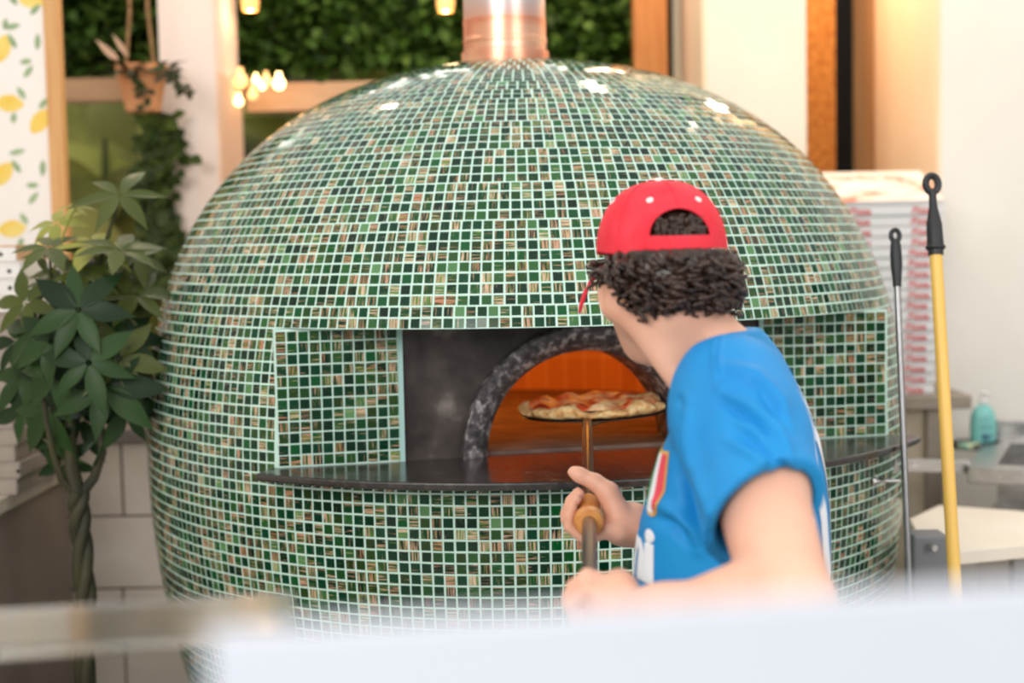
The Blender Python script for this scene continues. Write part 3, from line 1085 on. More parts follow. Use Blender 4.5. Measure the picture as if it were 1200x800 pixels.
# ivy climbing the left edge of the pillar
mb = MB()
r = random.Random(31)
for _ in range(420):
    pxx = 180 + r.gauss(0, 9) + (9 if r.random() < 0.3 else 0)
    pyy = r.uniform(136, 345)
    if 205 < pyy < 235: pxx -= 4
    if abs(pyy - 175) < 18 or abs(pyy - 285) < 25: pxx += r.uniform(-4, 16)
    c = at(pxx, pyy, 4.36 + r.uniform(-0.05, 0.03))
    leaf_mesh(mb, c, Vector((r.uniform(-1, 1), -0.4, r.uniform(-1, 0.5))), Vector((0, -1, 0.4)), r.uniform(0.03, 0.055), r.uniform(0.03, 0.045), 0.2, 0.2)
iv = mb.build('ivy_leaves', leaf_mat('ivy_leaf', [lin(50, 66, 26), lin(66, 82, 34), lin(40, 52, 22), lin(78, 96, 40)], 0.5), smooth=True)
v0 = at(181, 122, 4.38); v1 = at(181, 350, 4.38)
ivt = thing('climbing_ivy', 'dark ivy climbing the left edge of the pinkish pillar below the pot', 'ivy', (v1.x, v1.y, 0))
adopt(ivt, iv); iv.name = 'foliage'
adopt(ivt, MB().tube([(v1.x, 4.385, 0), (v1.x + .01, 4.385, v1.z), (v0.x - .01, 4.385, (v0.z + v1.z) / 2), (v0.x, 4.385, v0.z)], 0.008, 6).build('stem', mat('ivy_stem', lin(70, 56, 36), 0.8), smooth=True))

# ------------------------------------------------------------------ lemon panel at the left edge
YP = 3.95
p0, p1 = at(-70, 0, YP), at(57, 0, YP)
zl0, zl1 = 1.06, 3.0
lp = thing('lemon_panel', 'white panel printed with yellow lemons and green leaves, edged by a timber strip', 'panel', (p0.x, YP, zl0))
adopt(lp, MB().box((p0.x - 0.12, YP, zl0), (p1.x, YP + 0.02, zl1)).build('board', mat('panel_white', lin(250, 244, 240), 0.6)))
q0, q1 = at(58, 120, YP).x, at(73.5, 120, YP).x
adopt(lp, MB().box((q0 - 0.004, YP - 0.012, zl0 - 0.0), (q1, YP + 0.03, zl1)).build('timber_strip', nmat('pale_timber', [(0.3, lin(208, 152, 92)), (0.7, lin(226, 176, 116))], 9, 0.6, stretch=(6, 6, 0.5)), bevel=0.002))
pr_ = MB()


def flat_leaf(px, py, L, W, ang):
    c = at(px, py, YP - 0.0012)
    k = YP / FPX
    pts = []
    for i in range(17):
        t = i / 16 * 2 * PI
        u, w = math.cos(t), math.sin(t)
        w *= (1 - u * u) ** 0.5 if abs(u) < 1 else 0
        x, z = u * L / 2 * k, w * W / 2 * k
        pts.append((c.x + x * math.cos(ang) - z * math.sin(ang), c.y, c.z + x * math.sin(ang) + z * math.cos(ang)))
    pr_.prism(pts[:-1], (0, 0.0006, 0))


def flat_lemon(px, py, L, W, ang):
    c = at(px, py, YP - 0.0008)
    k = YP / FPX
    pts = []
    for i in range(28):
        t = i / 28 * 2 * PI
        u, w = math.cos(t), math.sin(t)
        rr = 1 + 0.16 * max(abs(u) - 0.85, 0) / 0.15
        x, z = u * rr * L / 2 * k, w * W / 2 * k
        pts.append((c.x + x * math.cos(ang) - z * math.sin(ang), c.y, c.z + x * math.sin(ang) + z * math.cos(ang)))
    pr_.prism(pts, (0, 0.0005, 0))


pr_.cur = 0
for (px, py, a) in ((39, -1, 0.1), (2, 57, 1.2), (11, 121, -0.1), (47, 142, 0.9), (3, 204, 0.9), (14, 268, 0.1), (-30, 20, 0.3), (-35, 110, 1.0), (-28, 200, 0.4), (46, 296, 0.8), (8, 340, 0.9), (40, 420, 0.3), (30, 370, 0.6)):
    flat_lemon(px, py, 29, 20, a)
for k_ in range(3):
    for (px, py, a) in ((39, -1, 0.1), (2, 57, 1.2), (47, 142, 0.9), (3, 204, 0.9)):
        flat_lemon(px - 78 * (k_ % 2), py - 222 - (0 if k_ < 2 else -440), 29, 20, a) if k_ < 2 else flat_lemon(px - 78, py + 222, 29, 20, a)
pr_.cur = 1
for (px, py, L, a) in ((14, 31, 20, 0.2), (14, 48, 20, -1.1), (44, 49, 20, 1.5), (30, 72, 15, 0.1), (33, 84, 18, 0.9), (25, 109, 17, -1.0), (51, 121, 17, 0.8), (16, 138, 13, 1.4)):
    for ox, oy in ((0, -222), (-78, -222), (-78, 0), (-78, 150), (-78, 290), (-10, -110), (-78, -110)):
        flat_leaf(px + ox, py + oy, L, 7, a)
for (px, py, L, a) in ((14, 31, 20, 0.2), (14, 48, 20, -1.1), (44, 49, 20, 1.5), (30, 72, 15, 0.1), (33, 84, 18, 0.9), (25, 109, 17, -1.0), (51, 121, 17, 0.8), (16, 138, 13, 1.4), (20, 178, 20, 0.2), (19, 195, 18, -1.0), (50, 197, 20, 1.5), (38, 217, 15, 0.0), (39, 232, 18, 0.9), (28, 256, 16, -1.0), (52, 268, 17, 0.7), (24, 285, 14, 1.3), (45, 330, 18, 0.5), (26, 320, 18, -0.6), (20, 400, 18, 0.5), (50, 390, 18, 1.1)):
    flat_leaf(px, py, L, 7, a)
o = pr_.build('lemon_print', [nmat('lemon_yellow', [(0.35, lin(246, 206, 84)), (0.65, lin(250, 226, 134))], 14, 0.7), nmat('print_leaf', [(0.3, lin(124, 156, 108)), (0.7, lin(176, 198, 156))], 12, 0.7)])
adopt(lp, o)
# orange timber screen behind the tree
a, b = at(74, 500, 4.05), at(186, 420, 4.05)
ts = thing('timber_screen', 'orange timber board behind the potted tree, above the whitewashed wall', 'board', (a.x, 4.05, a.z - 0.02))
mb = MB()
adopt(ts, MB().box((a.x - 0.05, 4.05, 1.06), (b.x + 0.25, 4.075, b.z)).build('board', nmat('orange_pine', [(0.3, lin(190, 106, 36)), (0.7, lin(220, 138, 60))], 6, 0.55, stretch=(0.6, 5, 6)), bevel=0.002))  # orange pine with stretched grain
adopt(ts, MB().box((a.x - 0.05, 4.035, b.z - 0.03), (b.x + 0.25, 4.085, b.z + 0.01)).build('top_rail', M_TAN, bevel=0.002))

# ------------------------------------------------------------------ hanging pot
YG = 4.25
pc = at(168, 131, YG)
pot = thing('hanging_pot', 'tapered terracotta pot hanging from two ropes in front of the pinkish pillar', 'plant pot', pc)
rt_, rb_, hh = at(198, 80, YG).x - at(168, 80, YG).x, 0.05, at(168, 77, YG).z - pc.z
mb = MB().lathe([(rb_, 0), (rt_ - 0.006, hh - 0.035), (rt_, hh - 0.034), (rt_ + 0.002, hh), (rt_ - 0.008, hh), (rt_ - 0.012, hh - 0.03), (0.001, hh - 0.03)], pc, 36)
adopt(pot, mb.build('pot', nmat('terracotta', [(0.3, lin(204, 136, 86)), (0.7, lin(226, 164, 116))], 12, 0.8), smooth=True))
ztop = at(160, -60, YG).z
M_ROPE = nmat('jute_rope', [(0.3, lin(120, 90, 56)), (0.7, lin(156, 122, 82))], 60, 0.9, bump=0.3)
for sx_ in (-1, 1):
    adopt(pot, MB().tube([pc + Vector((0.03 * sx_ + 0.0, 0.0, 1.0)), pc + Vector((0.026 * sx_, -0.01, hh + 0.16)), pc + Vector((rt_ * 0.55 * sx_, -0.02, hh - 0.005))], 0.006, 8).build('rope', M_ROPE, smooth=True))
mb = MB()
r = random.Random(12)
for k in range(60):
    a = r.uniform(0, 2 * PI); q = rt_ * math.sqrt(r.random())
    c = pc + Vector((q * math.cos(a), q * math.sin(a), hh - 0.02))
    leaf_mesh(mb, c, Vector((math.cos(a), math.sin(a) - .3, r.uniform(0.0, 1.1))), Vector((0, 0, 1)), r.uniform(0.04, 0.08), 0.025, 0.3, 0.5)
for (px, py) in [(197, 84), (203, 92), (207, 97), (211, 101), (216, 106), (221, 110), (160, 88), (164, 95), (168, 103), (166, 110), (171, 116), (168, 122), (186, 80), (192, 88), (199, 78), (163, 100), (172, 108), (203, 85)]:
    for _ in range(3):
        c = at(px + r.uniform(-3, 3), py + r.uniform(-2, 2), YG - rt_ - 0.012)
        leaf_mesh(mb, c, Vector((r.uniform(-1, 1), -0.5, r.uniform(-1, .3))), Vector((0, -1, .5)), r.uniform(0.02, 0.035), 0.02, 0.2, 0.2)
o = adopt(pot, mb.build('trailing_plant', leaf_mat('trailing_leaf', [lin(40, 54, 30), lin(64, 74, 40), lin(84, 70, 50), lin(36, 44, 28)], 0.5), smooth=True))
mb = MB()
for (px, py, qx, qy) in ((139, 70, 112, 46), (136, 70, 117, 53), (150, 66, 132, 40)):
    c, e = at(px, py, YG - 0.04), at(qx, qy, YG - 0.09)
    leaf_mesh(mb, c, e - c, Vector((0, -1, 0.3)), (e - c).length, 0.017, 0.3, 0.08, 8)
o = adopt(pot, mb.build('pale_leaf_spray', mat('pale_leaf', lin(226, 190, 160), 0.6), smooth=True))
tag(o, 'pale pinkish leaf blades sticking out to the left')

# ------------------------------------------------------------------ lights in the background
M_BULB = mat('glowing_bulb', lin(255, 220, 150), 0.3, emis=(1.0, 0.70, 0.32, 1), estr=22)
M_GLASSB = mat('amber_glass', lin(255, 190, 110), 0.1, emis=(1.0, 0.55, 0.18, 1), estr=0.9)
M_SOCK = mat('socket', lin(40, 34, 28), 0.5)


def pendant(px, py, label):
    y = 4.7
    c = at(px, py, y)
    t = thing('pendant_bulb', label, 'light bulb', c, 'glowing pendant bulbs above the hedge')
    M = Matrix.Identity(3)
    adopt(t, MB().lathe([(0.001, -0.028), (0.010, -0.024), (0.014, -0.012), (0.014, 0.0), (0.013, 0.016), (0.008, 0.026), (0.001, 0.028)], c, 20).build('bulb', M_BULB, smooth=True))
    adopt(t, MB().lathe([(0.024, 0.034), (0.027, 0.0), (0.022, -0.026), (0.025, -0.026), (0.030, 0.0), (0.026, 0.036)], c, 20).build('shade', M_GLASSB, smooth=True))
    adopt(t, MB().lathe([(0.012, 0.026), (0.014, 0.03), (0.014, 0.06), (0.004, 0.066)], c, 16).tube([c + Vector((0, 0, 0.06)), c + Vector((0, 0, 0.9))], 0.003, 6).build('cable_and_socket', M_SOCK, smooth=True))
    lamp('pendant_light', c + Vector((0, -0.10, -0.05)), 0.35, (1.0, 0.72, 0.42), 0.03)
    return t


pendant(215, -7, 'pendant bulb at the very top edge, in front of the pinkish pillar')
pendant(293, 3, 'glowing pendant bulb at the top edge just right of the pinkish pillar')
pendant(522, 4, 'glowing pendant bulb at the top edge just left of the chimney pipe')
fl_t = None
for (px, py, rr, soft) in ((282, 95, 0.024, 1), (300, 94, 0.012, 0), (307, 101, 0.012, 0), (296, 111, 0.017, 1), (280, 119, 0.014, 0), (327, 98, 0.020, 0), (312, 95, 0.017, 1)):
    c = at(px, py, 4.66)
    o = MB().lathe([(0.001, -rr), (rr * 0.7, -rr * 0.7), (rr, 0), (rr * 0.7, rr * 0.7), (0.4 * rr, 1.1 * rr), (0.4 * rr, 1.8 * rr), (0.001, 1.8 * rr)], (0, 0, 0), 16).build('fairy_light', mat('fairy_glow', lin(255, 200, 120), 0.4, emis=(1.0, 0.62, 0.25, 1), estr=(1.5 if soft else 9)), smooth=True)
    o.location = c
    lb = {282: 'larger soft orange fairy light hanging against the side of the pinkish pillar', 300: 'topmost small yellow fairy light of the cluster right of the pillar', 307: 'small yellow fairy light lower right of the topmost one in the cluster',
          296: 'soft orange fairy light in the lower middle of the cluster right of the pillar', 280: 'lowest fairy light of the cluster, close to the pinkish pillar', 327: 'brightest fairy light, at the right end of the cluster', 312: 'soft orange fairy light just left of the brightest one'}[px]
    tag(o, lb, 'fairy light', 'fairy lights beside the pinkish pillar')
    
pts = [at(px, py, 4.668) for px, py in ((255, 86), (282, 91), (300, 90), (312, 91), (327, 94), (345, 92), (380, 97))]
o = MB().tube(pts, 0.003, 6).tube([at(300, 90, 4.668), at(307, 97, 4.668), at(296, 106, 4.668), at(280, 115, 4.668)], 0.003, 6).build('fairy_light_cable', M_SOCK, smooth=True)
tag(o, 'thin dark cable carrying the cluster of fairy lights', 'cable')

# ------------------------------------------------------------------ left counter and boxes on it
zc_ = 0.955
e1 = at(48, 547, 3.78); e0 = at(0, 603, 3.05)
zc_ = (e1.z + e0.z) / 2
xc = (e1.x + e0.x) / 2
lc = thing('side_counter', 'stone topped counter running along the left edge, boxes stacked on it', 'counter', (xc, 3.0, 0))
adopt(lc, MB().box((xc - 0.7, 1.6, zc_ - 0.035), (xc, 3.80, zc_)).build('worktop', nmat('marble_top', [(0.3, lin(196, 184, 166)), (0.6, lin(224, 214, 198)), (0.8, lin(170, 158, 142))], 6, 0.2, detail=6), bevel=0.003))
adopt(lc, MB().box((xc - 0.68, 1.62, 0), (xc - 0.015, 3.79, zc_ - 0.035)).build('cabinet', nmat('taupe_front', [(0.3, lin(142, 126, 116)), (0.7, lin(160, 144, 132))], 3, 0.6)))
YB = 3.32
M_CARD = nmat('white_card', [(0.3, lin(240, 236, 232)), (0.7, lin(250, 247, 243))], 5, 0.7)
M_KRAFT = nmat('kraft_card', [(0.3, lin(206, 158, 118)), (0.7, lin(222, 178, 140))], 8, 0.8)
M_SHADED = nmat('shaded_card', [(0.3, lin(150, 136, 126)), (0.7, lin(178, 166, 156))], 9, 0.8)  # greyed copy of the card, shade of the lower stack painted in
M_HOLE = mat('vent_hole', lin(14, 14, 14), 0.9)
tops = [283.5, 309, 327.5, 345, 362, 378, 394, 410, 426, 441, 456, 470, 484, 498, 512, 526, 540]
xr_ = at(21, 300, YB).x
z_ = at(10, 548, YB).z
z_ = zc_
zt = at(10, 287, YB).z
nb = 15
bh = (zt - zc_) / nb
r = random.Random(8)
for i in range(nb):
    k = nb - 1 - i           # 0 = top
    jx = r.uniform(-0.006, 0.006) - (0.012 if k > 3 else 0) - (0.012 if k > 7 else 0)
    z0 = zc_ + bh * i
    x1 = xr_ + jx
    lab = ['topmost takeaway box at the left edge, its side brown', 'white takeaway box with a black vent hole, second from the top at the left edge', 'white takeaway box with a black vent hole, third from the top at the left edge', 'white takeaway box at the left edge, fourth from the top'][k] if k < 4 else 'takeaway box of the tall stack on the left counter, shade put into its grey card'
    t = thing('takeaway_box', lab, 'box', (x1 - 0.17, YB + 0.17, z0), 'takeaway boxes stacked on the left counter')
    body = MB().box((x1 - 0.34, YB, z0 + 0.0008), (x1, YB + 0.34, z0 + bh - 0.0035))
    adopt(t, body.build('tray', M_CARD if k < 4 else M_SHADED, bevel=0.0015))
    adopt(t, MB().box((x1 - 0.342, YB - 0.002, z0 + bh - 0.0045), (x1 + 0.002, YB + 0.342, z0 + bh - 0.0004)).box((x1 + 0.0002, YB + 0.004, z0 + 0.004), (x1 + 0.0022, YB + 0.336, z0 + bh - 0.004)).build('lid', M_KRAFT if k < 1 else (M_CARD if k < 4 else M_SHADED), bevel=0.0008))
    if k < 3 or k in (6, 9, 13):
        hx = at(10 if k else 1, 300, YB).x
        adopt(t, MB().prism([(hx + 0.005 * math.cos(q), YB - 0.0004, z0 + bh * 0.45 + 0.005 * math.sin(q)) for q in [2 * PI * j / 16 for j in range(16)]], (0, 0.0006, 0)).build('vent_hole', M_HOLE))

# ------------------------------------------------------------------ money tree
YT = 3.02
base = at(99, 725, YT)
tree = thing('money_tree', 'potted tree with a braided trunk and large palmate leaves left of the oven', 'potted tree', (base.x, YT, 0))
zpot = 0.50
M_BARK = nmat('greenish_bark', [(0.3, lin(40, 40, 26)), (0.7, lin(78, 74, 48))], 18, 0.7, bump=0.5, stretch=(1, 1, 0.4))
adopt(tree, MB().lathe([(0.12, 0), (0.16, 0.30), (0.165, zpot - 0.02), (0.175, zpot - 0.02), (0.175, zpot + 0.02), (0.155, zpot + 0.02), (0.15, zpot - 0.03), (0.001, zpot - 0.03)], (base.x, YT, 0), 36).build('pot', nmat('grey_pot', [(0.3, lin(90, 86, 80)), (0.7, lin(110, 106, 100))], 8, 0.7), smooth=True))
ctr = [(100, 850), (100, 700), (96, 640), (93, 600), (92, 575)]
for s_ in range(3):
    pts, rad = [], []
    for i in range(41):
        t = i / 40
        q = t * (len(ctr) - 1)
        j = min(int(q), len(ctr) - 2); fr = q - j
        px = ctr[j][0] * (1 - fr) + ctr[j + 1][0] * fr
        py = ctr[j][1] * (1 - fr) + ctr[j + 1][1] * fr
        c = at(px, py, YT)
        a = 2 * PI * s_ / 3 + t * 9.0
        pts.append(c + Vector((0.011 * math.cos(a), 0.011 * math.sin(a), 0)))
        rad.append(0.0135 - 0.001 * t)
    adopt(tree, MB().tube(pts, rad, 10).build('trunk', M_BARK, smooth=True))


def branch(pts, y0, y1, r0, r1):
    P = [at(px, py, y0 + (y1 - y0) * i / (len(pts) - 1)) for i, (px, py) in enumerate(pts)]
    adopt(tree, MB().tube(P, [r0 + (r1 - r0) * i / (len(P) - 1) for i in range(len(P))], 9).build('branch', M_BARK, smooth=True))


branch([(92, 582), (84, 548), (82, 505), (84, 450), (88, 400)], YT, YT, 0.018, 0.006)
branch([(94, 580), (110, 560), (120, 530), (118, 490), (112, 440), (120, 380)], YT, YT + 0.05, 0.012, 0.005)
branch([(90, 580), (72, 562), (62, 530), (54, 490), (48, 440)], YT, YT - 0.08, 0.010, 0.004)
branch([(84, 470), (92, 420), (104, 350), (125, 280), (140, 232)], YT, YT + 0.02, 0.008, 0.003)
branch([(83, 480), (70, 420), (62, 350), (58, 295)], YT, YT + 0.05, 0.007, 0.003)
leafm = [leaf_mat('glossy_leaf', [lin(16, 36, 15), lin(27, 50, 22), lin(44, 70, 32), lin(20, 42, 17)], 0.42), leaf_mat('young_leaf', [lin(120, 128, 44), lin(148, 148, 66), lin(104, 118, 46)], 0.35), leaf_mat('mid_leaf', [lin(58, 74, 30), lin(78, 86, 38), lin(46, 62, 26)], 0.33)]
r = random.Random(9)


extra = []


def palmate(px, py, dy, rpx, n, nrm, mi, origin, seed=0, start=0.0, full=True, W=0.38):
    rr = random.Random(seed + px)
    c = at(px, py, YT + dy)
    nrm = Vector(nrm).normalized()
    k = (YT + dy) / FPX
    e1_ = nrm.cross(Vector((0.02, 0.05, 1))).normalized()
    e2_ = nrm.cross(e1_)
    mb = MB()
    for i in range(n):
        a = start + 2 * PI * i / n + rr.uniform(-.12, .12)
        d = e1_ * math.cos(a) + e2_ * math.sin(a)
        L = rpx * k * rr.uniform(0.85, 1.08) * (1.0 if full else rr.uniform(0.6, 1))
        leaf_mesh(mb, c + d * 0.006, d, nrm, L, L * W * rr.uniform(0.9, 1.1), 0.25, rr.uniform(0.1, 0.3), 10)
    o = at(origin[0], origin[1], YT)
    mb.tube([c, c.lerp(o, 0.5) + Vector((0, 0, 0.015)), o], [0.0022, 0.0025, 0.003], 6)
    adopt(tree, mb.build('compound_leaf', leafm[mi], smooth=True))


for q_, (px_, py_, dy_, rp_, nx_, nz_, mi_) in enumerate(((66, 262, 0.06, 40, -.2, .9, 1), (100, 320, -0.06, 44, .2, .8, 2), (160, 300, 0.07, 40, .3, .7, 2), (30, 355, -0.05, 48, -.3, .5, 2), (132, 365, 0.0, 50, .3, .5, 2),
        (60, 400, -0.12, 54, -.2, .4, 0), (104, 425, -0.16, 60, .1, .3, 0), (148, 480, 0.0, 48, .3, .2, 0), (28, 480, 0.02, 46, -.4, .2, 0), (75, 540, 0.03, 40, 0, 0, 0), (140, 420, -0.10, 56, .3, .4, 2), (20, 400, 0.0, 44, -.3, .5, 0))):
    extra.append((px_, py_, dy_, rp_, 6, (nx_, -1 if nz_ < .6 else -.6, nz_), mi_, (84 + (px_ - 84) * 0.4, min(py_ + 70, 545)), 40 + q_, 0.3 * q_))
F, UPF = (-0.05, -1, 0.25), (0.05, -0.28, 1)
palmate(92, 363, -0.14, 66, 7, (0.0, -1, 0.35), 0, (84, 440), 1, 0.35)
palmate(140, 228, 0.0, 58, 6, (0.1, -0.75, 0.8), 2, (128, 280), 2, 0.2, W=0.3)
palmate(88, 243, 0.02, 22, 6, (0.1, -0.4, 1), 1, (62, 320), 3, 0.1, W=0.25)
palmate(58, 290, -0.03, 46, 6, (0.1, -0.5, 1), 2, (60, 330), 4)
palmate(110, 287, 0.0, 62, 6, (0.15, -0.35, 1), 1, (122, 290), 5, 0.1, W=0.3)
palmate(140, 292, -0.05, 52, 6, (0.2, -0.45, 1), 2, (110, 340), 6, 0.3, W=0.36)
palmate(70, 430, -0.10, 66, 7, (-0.3, -1, 0.2), 0, (84, 470), 7)
palmate(122, 452, -0.12, 74, 7, (0.1, -1, 0.3), 0, (114, 470), 8, 0.5)
palmate(40, 385, -0.06, 62, 6, (-0.4, -0.8, 0.5), 0, (60, 430), 9)
palmate(150, 395, -0.02, 60, 6, (0.4, -0.8, 0.5), 0, (116, 440), 10)
palmate(160, 345, 0.02, 52, 6, (0.2, -0.6, 0.8), 2, (108, 360), 11)
palmate(48, 335, 0.0, 38, 6, (-0.3, -0.5, 0.8), 2, (62, 360), 12)
palmate(110, 340, 0.06, 58, 6, (0.1, -0.9, 0.5), 0, (96, 400), 13)
palmate(55, 480, -0.02, 56, 6, (-0.3, -1, 0.1), 0, (56, 490), 14)
palmate(95, 490, 0.08, 60, 6, (0.0, -1, 0.3), 0, (84, 500), 15)
palmate(150, 450, 0.06, 54, 6, (0.3, -1, 0.3), 0, (116, 470), 16)
palmate(24, 440, 0.05, 50, 6, (-0.2, -1, 0.4), 0, (52, 470), 17)
palmate(156, 418, 0.02, 44, 6, (0.4, -0.8, 0.5), 2, (116, 430), 18)
palmate(75, 320, 0.08, 52, 6, (-0.1, -0.7, 0.8), 2, (84, 400), 19)
palmate(118, 402, 0.07, 58, 6, (0.1, -1, 0.4), 0, (90, 430), 20)
palmate(60, 520, 0.0, 40, 5, (-0.3, -1, -0.2), 0, (64, 540), 21)
palmate(132, 310, 0.05, 50, 6, (0.1, -0.8, 0.6), 2, (100, 380), 22)
palmate(46, 300, 0.05, 26, 6, (0, -0.6, 0.9), 2, (60, 330), 23)
palmate(88, 405, -0.02, 62, 6, (0.0, -1, 0.3), 0, (84, 430), 24)
palmate(40, 440, 0.10, 58, 6, (-0.1, -1, 0.3), 0, (52, 480), 25)

for e_ in extra: palmate(*e_)

# ------------------------------------------------------------------ pizza boxes at the right
YX = 4.14
bxr = at(1113, 300, YX).x - 0.02
zb0 = zc + 0.02
zt0 = at(1040, 241, YX).z
nb = 18
bh = (zt0 - zb0) / nb
WX = 0.40
tm = text_mesh('Pizza', 0.027, shear=0.25, offset=0.0010, space=1.14)
tme = bpy.data.meshes.new('lettering')
tm.to_mesh(tme)
tm.free()
M_RED = mat('red_print', lin(206, 62, 60), 0.7)
tme.materials.append(M_RED)
M_BOX = nmat('pizza_box_card', [(0.3, lin(226, 226, 228)), (0.7, lin(238, 237, 238))], 6, 0.7)
M_BOXTOP = nmat('printed_lid', [(0.40, lin(250, 236, 224)), (0.56, lin(248, 224, 206)), (0.64, lin(226, 120, 90)), (0.70, lin(244, 206, 180))], 9, 0.6, detail=3, stretch=(1, 1.6, 1))
r = random.Random(14)
order = ['topmost', 'second', 'third', 'fourth', 'fifth', 'sixth', 'seventh', 'eighth', 'ninth', 'tenth', 'eleventh', 'twelfth', 'thirteenth', 'fourteenth', 'fifteenth', 'sixteenth', 'seventeenth', 'lowest']
proto = None
for i in range(nb):
    k = nb - 1 - i
    sx_ = -0.018 * k / nb * -1 if False else -0.024 * (1 - i / nb) + r.uniform(-0.004, 0.004)
    if proto is None:
        t = thing('pizza_box', '', 'box', (0, 0, 0), 'white pizza boxes stacked on the ledge beside the oven')
        MB().box((-WX + 0.003, 0.003, 0.0008), (-0.003, 0.267, bh - 0.004)).build('tray', M_BOX, t, bevel=0.002)
        MB().box((-WX - 0.002, -0.002, bh - 0.005), (0.002, 0.272, bh - 0.0006)).box((-WX - 0.002, -0.002, bh * 0.16), (0.002, 0.0, bh - 0.003)).build('lid', M_BOX, t, bevel=0.001)
        for q in (-0.062, -0.242):
            o = bpy.data.objects.new('lettering', tme)
            C.objects.link(o)
            o.parent = t
            o.location = (q, -0.0025, bh * 0.48)
            o.rotation_euler = (PI / 2, 0, 0)
        proto = t
    else:
        t = copy_tree(proto)
    t.location = (bxr + sx_, YX + r.uniform(-0.003, 0.003), zb0 + bh * i)
    pos = 'topmost flat' if k == 0 else ('lowest' if k == nb - 1 else order[k] + ' from the top')
    t['label'] = 'white red-lettered pizza box, %s in the stack beside the oven' % pos
# open, tilted box on top of the stack
t = thing('pizza_box', 'pizza box with a picture lid, tilted forward on top of the stack', 'box', (bxr, YX, zb0 + bh * nb + 0.0), 'white pizza boxes stacked on the ledge beside the oven')
bx = t.location
T4 = Matrix.Translation(Vector((0, 0.0, 0.001))) @ Matrix.Rotation(math.radians(21), 4, 'X')
MB().box((-WX, 0, 0), (0, 0.26, 0.012), T4).build('tray', M_BOX, t, bevel=0.001)
o = MB().box((-WX - 0.002, -0.002, 0.012), (0.002, 0.262, 0.016), T4).build('lid', M_BOXTOP, t, bevel=0.001)
# stack of folded card that props its back edge
mb = MB()
for q in range(5):
    mb.box((-WX + 0.02, 0.12 + 0.018 * q, 0.0165 * q + 0.0008), (-0.02, 0.265, 0.0165 * (q + 1) - 0.0008))
pp = mb.build('card_bundle', M_KRAFT)
pp.location = (bxr, YX, zb0 + bh * nb)
pp.name = 'folded_card_stack'
tag(pp, 'folded card wedged under the raised back of the tilted pizza box', 'card')

# ------------------------------------------------------------------ brooms
M_YEL = nmat('yellow_pole', [(0.3, lin(240, 190, 84)), (0.7, lin(248, 206, 112))], 5, 0.32, stretch=(1, 1, 0.2))


def broom(name, lab, p0, p1, rad, mpole, hole_r, grip):
    d = (p1 - p0).normalized()
    gl = sum(g_[1] for g_ in grip[-1:])
    L = (p1 - p0).length
    t = thing(name, lab, 'broom', (p0.x, p0.y, 0))
    xa_ = d.cross(Vector((0, 1, 0))).normalized()
    ya_ = d.cross(xa_)
    ax_ = Matrix((xa_, ya_, d)).transposed()
    g0 = grip[-1][1]
    adopt(t, MB().tube([p0 + d * 0.02, p1 - d * (g0 * 0.8)], rad, 16).build('pole', mpole, smooth=True))
    # grip profile, measured down from the top
    prf = [(rr, L - zz) for rr, zz in reversed(grip)]
    adopt(t, MB().lathe([(0.001, prf[0][1])] + prf + [(0.001, prf[-1][1])], p0, 20, ax_).build('grip', M_BLKPL, smooth=True))
    # hanging eye
    c = p1 + d * (-hole_r * 0.2)
    ring = [c + (xa_ * math.cos(2 * PI * q / 24) + d * math.sin(2 * PI * q / 24) * 1.35) * hole_r for q in range(25)]
    adopt(t, MB().tube(ring, hole_r * 0.58, 8, caps=False).build('hanging_eye', M_BLKPL, smooth=True))
    # head with bristles
    hb = MB().box((-0.14, -0.022, 0.075), (0.14, 0.022, 0.115))
    o = hb.build('head', M_BLKPL, t, bevel=0.006)
    bb = MB()
    for q in range(18):
        for w in (-1, 0, 1):
            x = -0.13 + 0.26 * q / 17
            bb.tube([(x, w * 0.013, 0.08), (x * 1.08, w * 0.02, 0.002)], 0.006, 5)
    bb.build('bristles', mat('bristle', lin(70, 66, 60), 0.8), t)
    return t


def leaning(pa, pb, ya, yb):
    """pole axis through two photo points at depths ya, yb; continued to the floor"""
    a, b = at(*pa, ya), at(*pb, yb)
    d = b - a
    k = (0.10 - a.z) / d.z
    return a + d * k, a


p0, p1 = leaning((1092, 214), (1117.5, 660), 2.86, 2.70)
broom('yellow_broom', 'yellow-handled broom with a black grip standing upright at the right', p0, p1, 0.0125, M_YEL, 0.0125,
      [(0.0085, 0.018), (0.0075, 0.03), (0.0085, 0.05), (0.0155, 0.085), (0.016, 0.115), (0.0165, 0.128), (0.0195, 0.130), (0.0195, 0.134), (0.015, 0.138), (0.0145, 0.148)])
p0, p1 = leaning((1049, 275), (1065, 670), 2.86, 2.74)
broom('steel_broom', 'thin steel-handled broom with a black grip leaning beside the right edge of the oven', p0, p1, 0.0065, mat('pole_steel', lin(150, 150, 152), 0.3, 1.0), 0.0085,
      [(0.009, 0.012), (0.0105, 0.022), (0.0115, 0.04), (0.0118, 0.06), (0.0095, 0.085), (0.0085, 0.105)])

# ------------------------------------------------------------------ sink, soap, table at the right
YS = 3.72
sk = thing('steel_sink', 'stainless steel sink unit at the right edge with the soap bottle standing on it', 'sink', at(1160, 560, YS) * 1.0)
sk.location.z = 0
zs_ = at(1136, 546, YS).z
x0 = at(1134, 546, YS).x
mb = MB()
ang = math.radians(-24)
xd, yd = Vector((math.cos(ang), math.sin(ang), 0)), Vector((-math.sin(ang), math.cos(ang), 0))
o0 = Vector((x0, YS, 0))


def sp(a, b, z): return o0 + xd * a + yd * b + Vector((0, 0, z))


W_, D_ = 0.9, 0.55
